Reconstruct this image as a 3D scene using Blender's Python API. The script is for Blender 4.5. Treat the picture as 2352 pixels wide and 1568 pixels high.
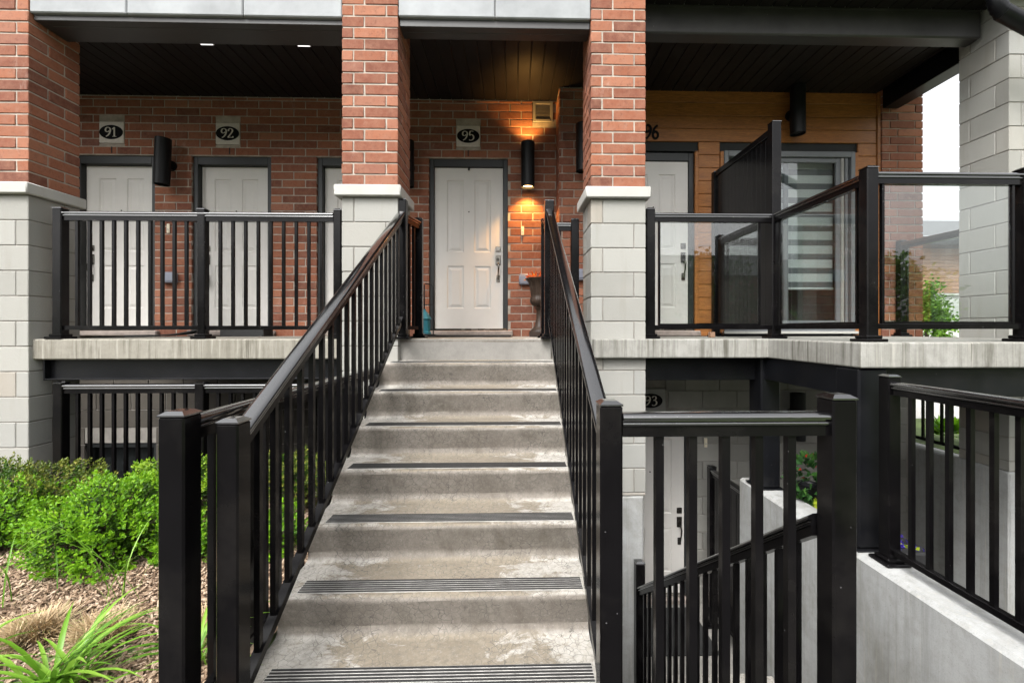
import bpy, bmesh, math, random
from mathutils import Vector, Matrix
R = math.radians
rnd = random.Random(7)
sc = bpy.context.scene
for o in list(bpy.data.objects): bpy.data.objects.remove(o)

# ------------------------------------------------------------------ camera
cam_d = bpy.data.cameras.new('Camera'); cam = bpy.data.objects.new('Camera', cam_d)
sc.collection.objects.link(cam); sc.camera = cam
cam.location = (0, 0, .078); cam.rotation_euler = (R(90), 0, R(-1.4))
cam_d.sensor_width = 36; cam_d.lens = 36*1000/2352
cam_d.shift_x = -26.4/2352; cam_d.shift_y = -27/2352
cam_d.clip_start = .05; cam_d.clip_end = 2000
# ------------------------------------------------------------------ world: soft overcast sky
SUN_EL, SUN_AZ = 52, 205          # azimuth measured clockwise from +Y (building side); light comes from behind-left of the viewer
w = bpy.data.worlds.new('World'); sc.world = w; w.use_nodes = True
nt = w.node_tree; nt.nodes.clear()
sky = nt.nodes.new('ShaderNodeTexSky'); sky.sky_type = 'NISHITA'; sky.sun_disc = False
sky.sun_elevation = R(SUN_EL); sky.sun_rotation = R(SUN_AZ); sky.air_density = 1.0; sky.dust_density = 6.0; sky.ozone_density = .6
hs = nt.nodes.new('ShaderNodeHueSaturation'); hs.inputs['Saturation'].default_value = .10
bg = nt.nodes.new('ShaderNodeBackground'); bg.inputs[1].default_value = .15
wo = nt.nodes.new('ShaderNodeOutputWorld')
nt.links.new(sky.outputs[0], hs.inputs['Color']); nt.links.new(hs.outputs[0], bg.inputs[0]); nt.links.new(bg.outputs[0], wo.inputs[0])
sl = bpy.data.lights.new('Sun', 'SUN'); sl.energy = .85; sl.angle = R(20); sl.color = (1, .975, .94)
so = bpy.data.objects.new('Sun', sl); sc.collection.objects.link(so)
sd = Vector((math.sin(R(SUN_AZ))*math.cos(R(SUN_EL)), math.cos(R(SUN_AZ))*math.cos(R(SUN_EL)), math.sin(R(SUN_EL))))
so.rotation_euler = sd.to_track_quat('Z', 'Y').to_euler(); so.location = (-3, -6, 9)
sc.view_settings.view_transform = 'Standard'; sc.view_settings.look = 'None'
sc.view_settings.exposure = 1.60; sc.view_settings.gamma = 1

# ------------------------------------------------------------------ materials
def newmat(name):
    m = bpy.data.materials.new(name); m.use_nodes = True
    nt = m.node_tree; nt.nodes.clear()
    out = nt.nodes.new('ShaderNodeOutputMaterial'); b = nt.nodes.new('ShaderNodeBsdfPrincipled')
    nt.links.new(b.outputs[0], out.inputs[0])
    return m, nt, b, out
def nd(nt, typ, ins=None, **kw):
    n = nt.nodes.new('ShaderNode'+typ)
    for k, v in kw.items(): setattr(n, k, v)
    for k, v in (ins or {}).items():
        if isinstance(v, bpy.types.NodeSocket): nt.links.new(v, n.inputs[k])
        else: n.inputs[k].default_value = v
    return n
def ramp(nt, fac, stops, interp='LINEAR'):
    r = nt.nodes.new('ShaderNodeValToRGB'); nt.links.new(fac, r.inputs[0]); r.color_ramp.interpolation = interp
    e = r.color_ramp.elements
    while len(e) < len(stops): e.new(1)
    for i, (p, c) in enumerate(stops):
        e[i].position = p; e[i].color = (c, c, c, 1) if isinstance(c, (int, float)) else (*c, 1)
    return r.outputs[0]
def pos(nt, scale=(1, 1, 1)):
    g = nd(nt, 'NewGeometry'); m = nd(nt, 'Mapping', {0: g.outputs['Position'], 3: scale}); return m.outputs[0]
def noise(nt, vec, scale, detail=4, rough=.55, dist=0):
    return nd(nt, 'TexNoise', {'Vector': vec, 'Scale': scale, 'Detail': detail, 'Roughness': rough, 'Distortion': dist}).outputs[0]
def mixc(nt, fac, a, b, mode='MIX'):
    n = nt.nodes.new('ShaderNodeMix'); n.data_type = 'RGBA'; n.blend_type = mode
    for i, v in ((0, fac), (6, a), (7, b)):
        if isinstance(v, bpy.types.NodeSocket): nt.links.new(v, n.inputs[i])
        else: n.inputs[i].default_value = v if i == 0 else (*v, 1)
    return n.outputs[2]
def math_(nt, op, a, b=0.):
    return nd(nt, 'Math', {0: a, 1: b}, operation=op).outputs[0]
def bump(nt, b, h, strength, dist=.01):
    n = nd(nt, 'Bump', {'Strength': strength, 'Distance': dist, 'Height': h}); nt.links.new(n.outputs[0], b.inputs['Normal'])
def put(nt, b, col=None, rough=None, metal=None, spec=None):
    for k, v in (('Base Color', col), ('Roughness', rough), ('Metallic', metal), ('Specular IOR Level', spec)):
        if v is None: continue
        if isinstance(v, bpy.types.NodeSocket): nt.links.new(v, b.inputs[k])
        else: b.inputs[k].default_value = (*v, 1) if isinstance(v, tuple) else v
M = {}
def m_brick():
    m, nt, b, o = newmat('red_brick'); p = pos(nt)
    r = nd(nt, 'ObjectInfo').outputs['Random']
    base = ramp(nt, r, [(0, (.105, .040, .026)), (.15, (.155, .054, .033)), (.5, (.21, .075, .041)), (.8, (.255, .096, .052)), (.93, (.28, .118, .070)), (1, (.14, .058, .045))])
    n1 = noise(nt, p, 14, 6, .72); c = mixc(nt, ramp(nt, n1, [(.38, 0), (.72, .65)]), base, (.25, .125, .082))
    nb_ = noise(nt, p, 30, 5, .75); c = mixc(nt, ramp(nt, nb_, [(.52, 0), (.70, .55)]), c, (.095, .036, .024)); n2 = noise(nt, p, 160, 3, .7); c = mixc(nt, ramp(nt, n2, [(.55, 0), (.75, .35)]), c, (.09, .034, .022))
    ps = pos(nt, (1, 1, .35)); n3 = noise(nt, ps, 5, 6, .7, 1.2); c = mixc(nt, ramp(nt, n3, [(.60, 0), (.78, .55)]), c, (.34, .25, .205))
    put(nt, b, c, .9, spec=.25); bump(nt, b, n2, .25, .004); M['brick'] = m
def m_simple(key, name, col, rough, var=.15, sc_=8, bs=0., metal=0., spec=.5, fine=120):
    m, nt, b, o = newmat(name); p = pos(nt); n1 = noise(nt, p, sc_, 5, .6)
    d = tuple(v*(1-var) for v in col); l = tuple(min(1, v*(1+var)) for v in col)
    c = mixc(nt, ramp(nt, n1, [(.3, 0), (.7, 1)]), d, l)
    put(nt, b, c, rough, metal, spec)
    if bs: bump(nt, b, noise(nt, p, fine, 4, .6), bs, .004)
    M[key] = m; return m
def m_block():
    m, nt, b, o = newmat('white_concrete_block'); p = pos(nt); r = nd(nt, 'ObjectInfo').outputs['Random']
    base = ramp(nt, r, [(0, (.232, .228, .208)), (.5, (.288, .283, .26)), (.8, (.258, .257, .24)), (.94, (.28, .27, .243)), (1, (.265, .24, .205))])
    n1 = noise(nt, p, 3, 5, .6); c = mixc(nt, ramp(nt, n1, [(.45, 0), (.8, .4)]), base, (.30, .29, .265))
    n2 = noise(nt, p, 220, 3, .6); c = mixc(nt, ramp(nt, n2, [(.6, 0), (.72, .25)]), c, (.25, .25, .235))
    n4 = noise(nt, pos(nt, (1, 1, .12)), 9, 4, .6); c = mixc(nt, ramp(nt, n4, [(.56, 0), (.74, .30)]), c, (.20, .185, .155))
    n5 = noise(nt, p, 60, 4, .7); put(nt, b, c, .9, spec=.2); bump(nt, b, math_(nt, 'ADD', n2, n5), .45, .004); M['block'] = m
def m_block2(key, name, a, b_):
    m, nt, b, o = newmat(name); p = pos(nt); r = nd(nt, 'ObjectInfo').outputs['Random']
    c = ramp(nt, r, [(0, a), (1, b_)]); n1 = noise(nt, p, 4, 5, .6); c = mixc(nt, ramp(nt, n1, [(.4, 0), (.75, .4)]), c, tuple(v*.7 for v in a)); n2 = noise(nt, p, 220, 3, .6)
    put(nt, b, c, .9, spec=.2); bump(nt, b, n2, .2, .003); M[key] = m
def m_concrete(key, name, a, b_, c_, streak=0., crack=0., tread=False, patch=0.):
    m, nt, b, o = newmat(name); p = pos(nt)
    n1 = noise(nt, p, 2.2, 6, .65, .4); n2 = noise(nt, p, 12, 6, .7); n3 = noise(nt, p, 140, 3, .6)
    c = mixc(nt, ramp(nt, n1, [(.36, 0), (.62, 1)]), a, b_)
    c = mixc(nt, ramp(nt, n2, [(.45, 0), (.72, .55)]), c, c_)
    c = mixc(nt, ramp(nt, n3, [(.5, 0), (.75, .30)]), c, tuple(v*.55 for v in a))
    if streak:
        s = noise(nt, pos(nt, (1, 1, .045)), 26, 5, .7); s2 = noise(nt, pos(nt, (1, 1, .3)), 3.0, 3, .6)
        f = math_(nt, 'MULTIPLY', ramp(nt, s, [(.46, 0), (.66, streak)]), ramp(nt, s2, [(.38, .15), (.62, 1)]))
        c = mixc(nt, f, c, tuple(v*.42 for v in (a[0], a[1]*.97, a[2]*.88)))
        s3 = noise(nt, pos(nt, (1, 1, .03)), 60, 3, .6); c = mixc(nt, math_(nt, 'MULTIPLY', ramp(nt, s3, [(.55, 0), (.68, .6)]), ramp(nt, n1, [(.4, 1), (.6, .1)])), c, (.37, .355, .315))
    if patch:
        np_ = noise(nt, pos(nt, (1, 1, .55)), 1.7, 6, .68, .6); c = mixc(nt, ramp(nt, np_, [(.50, 0), (.66, patch)]), c, (.135, .128, .105)); pv = nd(nt, 'TexVoronoi', {'Vector': p, 'Scale': 38.}).outputs['Distance']; c = mixc(nt, ramp(nt, pv, [(.05, .55), (.10, 0)]), c, (.10, .10, .09))
    if tread:
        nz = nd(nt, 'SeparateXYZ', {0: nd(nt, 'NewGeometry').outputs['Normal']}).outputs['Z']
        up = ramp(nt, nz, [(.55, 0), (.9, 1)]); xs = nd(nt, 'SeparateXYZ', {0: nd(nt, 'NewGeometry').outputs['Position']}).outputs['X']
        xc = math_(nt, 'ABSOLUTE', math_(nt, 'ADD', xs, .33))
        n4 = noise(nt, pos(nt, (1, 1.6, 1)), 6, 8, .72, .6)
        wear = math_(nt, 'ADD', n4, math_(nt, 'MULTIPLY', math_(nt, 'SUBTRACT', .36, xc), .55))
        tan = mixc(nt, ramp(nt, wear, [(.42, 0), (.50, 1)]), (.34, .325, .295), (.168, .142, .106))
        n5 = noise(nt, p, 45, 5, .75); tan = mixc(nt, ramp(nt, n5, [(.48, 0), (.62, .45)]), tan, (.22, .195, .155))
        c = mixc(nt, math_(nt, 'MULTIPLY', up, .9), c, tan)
        # dark blotches on the risers
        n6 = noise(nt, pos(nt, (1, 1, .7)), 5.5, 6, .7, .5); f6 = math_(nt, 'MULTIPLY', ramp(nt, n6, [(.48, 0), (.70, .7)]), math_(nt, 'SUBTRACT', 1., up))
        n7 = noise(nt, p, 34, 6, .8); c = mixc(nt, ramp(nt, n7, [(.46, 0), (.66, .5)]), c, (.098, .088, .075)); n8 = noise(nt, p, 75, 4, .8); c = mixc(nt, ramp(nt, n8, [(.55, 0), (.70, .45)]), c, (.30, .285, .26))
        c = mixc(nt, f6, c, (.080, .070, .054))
    if crack:
        dv = nd(nt, 'VectorMath', {0: p, 1: nd(nt, 'VectorMath', {0: nd(nt, 'TexNoise', {'Vector': p, 'Scale': 14., 'Detail': 3.}).outputs['Color'], 1: (.045, .045, .045)}, operation='MULTIPLY').outputs[0]}, operation='ADD').outputs[0]
        v = nd(nt, 'TexVoronoi', {'Vector': dv, 'Scale': 30., 'Randomness': 1.}, feature='DISTANCE_TO_EDGE').outputs['Distance']
        line = ramp(nt, v, [(.0, 1), (.035, 0)]); msk = ramp(nt, noise(nt, p, 4.5, 3, .6), [(.36, 0), (.52, 1)])
        f = math_(nt, 'MULTIPLY', math_(nt, 'MULTIPLY', line, msk), crack)
        c = mixc(nt, f, c, (.075, .07, .06))
    put(nt, b, c, ramp(nt, n2, [(.3, .75), (.7, .92)]), spec=.3); bump(nt, b, n3, .18, .004); M[key] = m
def m_metal(key, name, col, rough, spec=.5, drops=False):
    m, nt, b, o = newmat(name); p = pos(nt); n1 = noise(nt, p, 5, 4, .6); n2 = noise(nt, p, 420, 2, .5)
    c = mixc(nt, ramp(nt, n1, [(.3, 0), (.7, 1)]), tuple(v*.8 for v in col), tuple(v*1.25 for v in col))
    vs_ = nd(nt, 'TexVoronoi', {'Vector': p, 'Scale': 26., 'Randomness': 1.}); sp = math_(nt, 'MULTIPLY', ramp(nt, vs_.outputs['Distance'], [(.045, 1), (.075, 0)]), ramp(nt, nd(nt, 'SeparateColor', {0: vs_.outputs['Color']}).outputs[0], [(.86, 0), (.88, .6)]))
    c = mixc(nt, sp, c, tuple(min(.5, v*6+.12) for v in col)); dn = noise(nt, p, 2.3, 5, .7); c = mixc(nt, ramp(nt, dn, [(.5, 0), (.75, .03)]), c, (.20, .18, .15))
    put(nt, b, c, ramp(nt, n1, [(.3, rough-.05), (.7, rough+.06)]), spec=spec); bump(nt, b, n2, .03, .0006); M[key] = m
def m_wet(key, name):
    m, nt, b, o = newmat(name); p = pos(nt); v = nd(nt, 'TexVoronoi', {'Vector': p, 'Scale': 130.}).outputs['Distance']; n1 = noise(nt, p, 40, 2, .5)
    d = math_(nt, 'MULTIPLY', ramp(nt, v, [(.12, 1), (.34, 0)]), ramp(nt, n1, [(.48, 0), (.56, 1)]))
    put(nt, b, (.0036, .0034, .0038), .16, spec=1.0); b.inputs['Coat Weight'].default_value = 1; b.inputs['Coat IOR'].default_value = 1.7; b.inputs['Coat Roughness'].default_value = .10; bump(nt, b, d, .5, .0012); M[key] = m
def m_wood(key, name, a, b_, c_, axis='X'):
    m, nt, b, o = newmat(name); r = nd(nt, 'ObjectInfo').outputs['Random']; g = nd(nt, 'NewGeometry').outputs['Position']
    off = nd(nt, 'CombineXYZ', {0: math_(nt, 'MULTIPLY', r, 17.), 1: 0., 2: math_(nt, 'MULTIPLY', r, 9.)}).outputs[0]
    v = nd(nt, 'VectorMath', {0: g, 1: off}, operation='ADD').outputs[0]
    mp = nd(nt, 'Mapping', {0: v, 3: (1.1, 1.1, 14) if axis == 'X' else (14, 1.1, 1.1)}).outputs[0]
    n1 = noise(nt, mp, 3, 6, .65, 1.6); n2 = noise(nt, mp, 16, 4, .7, .5)
    c = ramp(nt, n1, [(.28, a), (.5, b_), (.74, c_)])
    c = mixc(nt, ramp(nt, n2, [(.42, 0), (.70, .75)]), c, tuple(v*.5 for v in a))
    c = mixc(nt, math_(nt, 'MULTIPLY', r, .25), c, tuple(v*.7 for v in a))
    put(nt, b, c, .5, spec=.4); bump(nt, b, n2, .1, .003); M[key] = m
def m_leaf(key, name, stops, trans=.35, rough=.5, clump=False):
    m, nt, b, o = newmat(name); g = nd(nt, 'NewGeometry'); r = g.outputs['Random Per Island']
    cl = noise(nt, pos(nt), 13, 3, .6); r = math_(nt, 'ADD', math_(nt, 'MULTIPLY', r, .55), math_(nt, 'MULTIPLY', math_(nt, 'SUBTRACT', cl, .22), .85)) if clump else r
    c = ramp(nt, r, stops); put(nt, b, c, rough, spec=.35)
    t = nd(nt, 'BsdfTranslucent', {'Color': c}); mx = nd(nt, 'MixShader', {0: trans, 1: b.outputs[0], 2: t.outputs[0]})
    nt.links.new(mx.outputs[0], o.inputs[0]); M[key] = m
def m_glass(key, name, tint, extra=.0):
    m, nt, b, o = newmat(name); nt.nodes.remove(b)
    lw = nd(nt, 'LayerWeight', {'Blend': .5}).outputs['Facing']; f = math_(nt, 'ADD', math_(nt, 'MULTIPLY', math_(nt, 'POWER', lw, 5.), .9), .042+extra)
    f = math_(nt, 'MINIMUM', f, 1.)
    t = nd(nt, 'BsdfTransparent', {'Color': (*tint, 1)}); gl = nd(nt, 'BsdfGlossy', {'Color': (1, 1, 1, 1), 'Roughness': .01})
    mx = nd(nt, 'MixShader', {0: f, 1: t.outputs[0], 2: gl.outputs[0]}); nt.links.new(mx.outputs[0], o.inputs[0]); M[key] = m
def m_emit(key, name, col, s):
    m, nt, b, o = newmat(name); e = nd(nt, 'Emission', {'Color': (*col, 1), 'Strength': s}); nt.links.new(e.outputs[0], o.inputs[0]); M[key] = m
m_brick(); m_block(); m_block2('blockdim', 'shade_darkened_basement_block', (.055, .049, .042), (.08, .071, .06)); m_block2('blockmid', 'shade_dimmed_basement_block', (.19, .185, .168), (.25, .243, .222))  # both basement block colours are darkened to paint in the shade under the slabs
m_simple('mortar', 'mortar', (.30, .262, .22), .95, .3, 9, .4)
m_simple('blockmortar', 'block_mortar', (.20, .185, .165), .95, .2, 10, .3)
m_simple('sill', 'cast_stone', (.35, .345, .32), .85, .06, 5, .15)
m_simple('lintel', 'limestone_lintel', (.235, .244, .25), .8, .22, 2.5, .1)
m_simple('rockstone', 'rough_stone', (.25, .21, .185), .9, .2, 16, .6, fine=60)
m_concrete('slab', 'stained_concrete', (.185, .172, .142), (.25, .235, .20), (.14, .13, .108), streak=1.1)
m_concrete('slab2', 'streaked_concrete', (.205, .20, .178), (.275, .27, .248), (.145, .14, .126), streak=1.3)
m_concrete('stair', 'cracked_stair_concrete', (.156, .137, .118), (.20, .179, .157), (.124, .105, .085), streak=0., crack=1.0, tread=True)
m_concrete('plaster', 'grey_parged_concrete', (.285, .29, .285), (.345, .35, .345), (.22, .215, .195), streak=.5, patch=.55)
m_concrete('floor', 'porch_concrete', (.19, .18, .165), (.23, .22, .20), (.15, .14, .13))
m_metal('black', 'black_powder_coat', (.0030, .0027, .0030), .20, .16)
m_metal('blackmatt', 'black_painted_steel', (.0042, .0044, .0055), .34, .22)
m_metal('fascia', 'dark_bronze_fascia', (.030, .0285, .028), .42, .35)
m_metal('soffit', 'dark_brown_soffit', (.0105, .0085, .0078), .5, .16)
m_wet('wet', 'rain_wet_black_rail')
m_metal('lampblack', 'black_lamp_metal', (.004, .004, .0045), .5, .25)
m_simple('door', 'greige_painted_door', (.52, .50, .47), .5, .05, 3, .03)
m_simple('frame', 'charcoal_door_frame', (.010, .0115, .012), .5, .15, 6)
m_metal('nickel', 'brushed_nickel', (.20, .185, .165), .25); M['nickel'].node_tree.nodes['Principled BSDF'].inputs['Metallic'].default_value = 1
m_metal('bronzehw', 'dark_bronze_hardware', (.05, .045, .04), .28); M['bronzehw'].node_tree.nodes['Principled BSDF'].inputs['Metallic'].default_value = .8
m_simple('grey_frame', 'grey_window_frame', (.11, .117, .125), .45, .08, 4)
m_wood('wood', 'cedar_siding', (.185, .066, .016), (.31, .115, .026), (.42, .175, .045))
m_simple('oval', 'black_enamel', (.003, .003, .0035), .7, .1, 5, spec=.12)
m_simple('digit', 'ivory_lettering', (.50, .47, .40), .6, .05, 5)
m_simple('plaque', 'pale_plaque_stone', (.52, .475, .43), .9, .12, 40, .3)
m_simple('rubber', 'black_rubber', (.012, .012, .012), .8, .2, 30, .3)
m_simple('stripbase', 'worn_strip_base', (.34, .33, .31), .8, .3, 20, .2)
m_simple('strip', 'black_antislip', (.016, .016, .016), .65, .35, 18, .3)
m_simple('bell', 'cream_plastic', (.62, .55, .42), .5, .04, 4)
m_simple('outlet', 'grey_plastic_cover', (.17, .18, .22), .4, .06, 4)
m_simple('vent', 'grey_vent_metal', (.20, .195, .18), .5, .08, 6)
m_simple('blind', 'pale_blind_fabric', (.50, .51, .49), .8, .06, 3)
m_simple('blinddark', 'sheer_blind_fabric', (.10, .105, .11), .8, .06, 3)
m_simple('dark', 'dark_interior', (.012, .012, .013), .8, .2, 3)
m_simple('chip', 'wood_mulch_base', (.14, .095, .065), .95, .5, 30, .6, fine=50)
m_simple('pave', 'pale_paving', (.34, .33, .31), .9, .1, 1.5, .1)
m_simple('asphalt', 'worn_asphalt', (.065, .062, .060), .9, .25, 20, .3)
m_simple('lawn', 'lawn_soil', (.07, .10, .03), .95, .35, 6, .4)
m_simple('teal', 'teal_enamel', (.015, .16, .21), .4, .15, 8)
m_simple('urn', 'bronze_urn', (.030, .019, .013), .5, .35, 14, .1, spec=.25)
m_simple('shingle', 'grey_shingles', (.085, .088, .092), .9, .3, 9, .3)
m_simple('farblock', 'pale_far_block', (.42, .42, .40), .9, .05, 3)
m_wood('farwood', 'far_brown_siding', (.30, .17, .11), (.36, .21, .14), (.42, .25, .17))
m_simple('bark', 'twig_bark', (.09, .065, .045), .9, .25, 20, .3)
m_simple('brickplain', 'far_brick_wall', (.17, .075, .052), .9, .25, 12, .2)
m_glass('glass', 'clear_guard_glass', (.93, .955, .945), .028)
m_glass('pane', 'window_glass', (.86, .885, .885), .02)
m_leaf('leaf_lime', 'lime_green_leaves', [(0, (.036, .11, .004)), (.3, (.095, .24, .008)), (.65, (.18, .37, .013)), (.9, (.27, .46, .022)), (1, (.36, .50, .04))], clump=True)
m_leaf('leaf_lime2', 'yellow_green_leaves', [(0, (.045, .11, .004)), (.35, (.12, .24, .010)), (.7, (.24, .38, .022)), (1, (.42, .50, .06))], clump=True)
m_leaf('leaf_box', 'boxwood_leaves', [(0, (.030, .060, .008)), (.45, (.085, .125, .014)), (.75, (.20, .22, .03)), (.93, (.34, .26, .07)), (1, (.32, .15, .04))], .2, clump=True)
m_leaf('leaf_inner_shade', 'shade_darkened_inner_leaves', [(0, (.018, .05, .004)), (.6, (.045, .11, .007)), (1, (.08, .17, .01))], .25)  # inner shrub leaves: darker green paints the shade between the outer sprigs
m_leaf('leaf_grass', 'strap_leaves', [(0, (.07, .17, .015)), (.5, (.13, .28, .02)), (1, (.22, .38, .05))], .35, .4)
m_leaf('leaf_tan', 'dry_grass_blades', [(0, (.28, .19, .10)), (.55, (.44, .32, .18)), (.9, (.55, .43, .27)), (1, (.14, .20, .03))], .15)
m_leaf('leaf_tree', 'tree_leaves', [(0, (.05, .12, .012)), (.5, (.10, .22, .02)), (1, (.20, .34, .04))], .35)
m_leaf('leaf_dark', 'deep_green_leaves', [(0, (.012, .045, .01)), (.6, (.025, .08, .016)), (1, (.05, .12, .02))], .2)
m_leaf('leaf_yel', 'chartreuse_leaves', [(0, (.25, .34, .02)), (1, (.42, .50, .04))], .35)
m_leaf('petal_red', 'red_petals', [(0, (.45, .02, .012)), (1, (.65, .06, .03))], .2)
m_leaf('petal_orange', 'orange_leaves', [(0, (.40, .05, .012)), (.6, (.60, .12, .015)), (1, (.55, .22, .03))], .2)
m_leaf('petal_purple', 'purple_petals', [(0, (.05, .03, .30)), (1, (.10, .06, .42))], .2)
m_leaf('chips', 'wood_chips', [(0, (.08, .05, .032)), (.3, (.19, .125, .08)), (.65, (.31, .22, .15)), (1, (.46, .36, .27))], 0, .9)
m_emit('lamp_on', 'warm_lamp_glow', (1, .58, .20), 7)
m_emit('led', 'white_soffit_light', (1, .98, .95), .55)

# ------------------------------------------------------------------ object helpers
COL = sc.collection
WL = {}
def thing(name, label, cat, loc=(0, 0, 0), group=None):
    o = bpy.data.objects.new(name, None); o.empty_display_size = .1; COL.objects.link(o); o.location = loc
    o['label'] = label; o['category'] = cat
    if group: o['group'] = group
    WL[o.name] = Vector(loc); return o
def wl(o): return WL.get(o.name, Vector((0, 0, 0)))
def link(name, me, parent=None, loc=None):
    """loc is a world position"""
    o = bpy.data.objects.new(name, me); COL.objects.link(o)
    wp = Vector(loc) if loc is not None else (wl(parent) if parent else Vector((0, 0, 0)))
    WL[o.name] = wp
    if parent: o.parent = parent; o.location = wp-wl(parent)
    else: o.location = wp
    return o
def tag(o, label, cat, group=None):
    o['label'] = label; o['category'] = cat
    if group: o['group'] = group
    return o
def struct(o, kind='structure'): o['kind'] = kind; return o
class MB:
    def __init__(s): s.v = []; s.f = []
    def add(s, vs, fs):
        n = len(s.v); s.v += [tuple(v) for v in vs]; s.f += [tuple(i+n for i in f) for f in fs]; return s
    def box(s, x0, x1, y0, y1, z0, z1):
        return s.add([(x0, y0, z0), (x1, y0, z0), (x1, y1, z0), (x0, y1, z0), (x0, y0, z1), (x1, y0, z1), (x1, y1, z1), (x0, y1, z1)],
                     [(0, 3, 2, 1), (4, 5, 6, 7), (0, 1, 5, 4), (1, 2, 6, 5), (2, 3, 7, 6), (3, 0, 4, 7)])
    def cbox(s, x0, x1, y0, y1, z0, z1, c=.004, j=0.):
        c = min(c, (x1-x0)/3, (y1-y0)/3, (z1-z0)/3); vs = []; idx = {}
        X, Y, Z = (x0, x1), (y0, y1), (z0, z1); sg = (1, -1)
        for a in range(2):
            for b in range(2):
                for d in range(2):
                    for ax in range(3):
                        p = [X[a]+sg[a]*c, Y[b]+sg[b]*c, Z[d]+sg[d]*c]; p[ax] = (X[a], Y[b], Z[d])[ax]
                        if j: p = [q+rnd.uniform(-j, j) for q in p]
                        idx[(a, b, d, ax)] = len(vs); vs.append(p)
        I = lambda *k: idx[k]; fs = []
        for ax in range(3):
            o1, o2 = [i for i in range(3) if i != ax]
            for e in range(2):
                q = []
                for (u, v) in ((0, 0), (1, 0), (1, 1), (0, 1)):
                    k = [0, 0, 0]; k[ax] = e; k[o1] = u; k[o2] = v; q.append(I(*k, ax))
                fs.append(q)
        for ax in range(3):        # edges parallel to axis ax
            o1, o2 = [i for i in range(3) if i != ax]
            for u in range(2):
                for v in range(2):
                    k0 = [0, 0, 0]; k1 = [0, 0, 0]; k0[o1] = k1[o1] = u; k0[o2] = k1[o2] = v; k1[ax] = 1
                    fs.append([I(*k0, o1), I(*k0, o2), I(*k1, o2), I(*k1, o1)])
        for a in range(2):
            for b in range(2):
                for d in range(2): fs.append([I(a, b, d, 0), I(a, b, d, 1), I(a, b, d, 2)])
        return s.add(vs, fs)
    def prism(s, poly, z0, z1):
        n = len(poly); return s.add([(x, y, z0) for x, y in poly]+[(x, y, z1) for x, y in poly],
            [tuple(range(n))[::-1], tuple(range(n, 2*n))]+[(i, (i+1) % n, n+(i+1) % n, n+i) for i in range(n)])
    def prism_x(s, poly, x0, x1):      # poly in (y,z)
        n = len(poly); return s.add([(x0, y, z) for y, z in poly]+[(x1, y, z) for y, z in poly],
            [tuple(range(n))[::-1], tuple(range(n, 2*n))]+[(i, (i+1) % n, n+(i+1) % n, n+i) for i in range(n)])
    def sweep(s, prof, p0, p1):        # vertical cut ends, prof (u lateral, v up)
        p0, p1 = Vector(p0), Vector(p1); d = p1-p0; h = Vector((d.x, d.y, 0)).normalized(); lat = Vector((h.y, -h.x, 0)); n = len(prof)
        vs = [p+lat*u+Vector((0, 0, v)) for p in (p0, p1) for u, v in prof]
        return s.add(vs, [tuple(range(n)), tuple(range(n, 2*n))[::-1]]+[(i, n+i, n+(i+1) % n, (i+1) % n) for i in range(n)])
    def tube(s, pts, r, seg=8, cap=True):
        pts = [Vector(p) for p in pts]; rings = []; up = Vector((0, 0, 1))
        for i, p in enumerate(pts):
            t = (pts[min(i+1, len(pts)-1)]-pts[max(i-1, 0)]).normalized()
            a = t.cross(up if abs(t.z) < .95 else Vector((1, 0, 0))).normalized(); b = a.cross(t)
            rr = r[i] if isinstance(r, (list, tuple)) else r
            rings.append([p+a*math.cos(2*math.pi*k/seg)*rr+b*math.sin(2*math.pi*k/seg)*rr for k in range(seg)])
        vs = [v for q in rings for v in q]; fs = []
        for i in range(len(pts)-1):
            for k in range(seg): fs.append((i*seg+k, i*seg+(k+1) % seg, (i+1)*seg+(k+1) % seg, (i+1)*seg+k))
        if cap: fs += [tuple(range(seg))[::-1], tuple(range(len(vs)-seg, len(vs)))]
        return s.add(vs, fs)
    def lathe(s, prof, c, seg=24, flute=0, fl_n=16):
        vs = []; fs = []
        for r, z in prof:
            for k in range(seg):
                a = 2*math.pi*k/seg; rr = r*(1+flute*math.cos(fl_n*a)); vs.append((c[0]+rr*math.cos(a), c[1]+rr*math.sin(a), c[2]+z))
        for i in range(len(prof)-1):
            for k in range(seg): fs.append((i*seg+k, i*seg+(k+1) % seg, (i+1)*seg+(k+1) % seg, (i+1)*seg+k))
        return s.add(vs, fs)
    def mesh(s, name, off=Vector((0, 0, 0)), smooth=None):
        me = bpy.data.meshes.new(name); me.from_pydata([(v[0]-off.x, v[1]-off.y, v[2]-off.z) for v in s.v], [], s.f)
        bm = bmesh.new(); bm.from_mesh(me); bmesh.ops.recalc_face_normals(bm, faces=bm.faces); bm.to_mesh(me); bm.free()
        if smooth:
            me.polygons.foreach_set('use_smooth', [True]*len(me.polygons)); me.set_sharp_from_angle(angle=R(smooth))
        return me
    def raw(s, name, off):
        me = bpy.data.meshes.new(name); me.from_pydata([(v[0]-off.x, v[1]-off.y, v[2]-off.z) for v in s.v], [], s.f); return me
    def build(s, name, mat, parent=None, smooth=None, raw=False):
        off = wl(parent) if parent else Vector((0, 0, 0))
        me = s.raw(name, off) if raw else s.mesh(name, off, smooth)
        me.materials.append(M[mat]); return link(name, me, parent)
    def single(s, name, mat, label, cat, base=None, smooth=None, group=None, raw=False):
        """a top-level thing that is one mesh, origin at its base centre"""
        xs, ys, zs = zip(*s.v); c = Vector(base or ((min(xs)+max(xs))/2, (min(ys)+max(ys))/2, min(zs)))
        me = s.raw(name, c) if raw else s.mesh(name, c, smooth)
        me.materials.append(M[mat]); return tag(link(name, me, None, c), label, cat, group)
PC = {}
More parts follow.
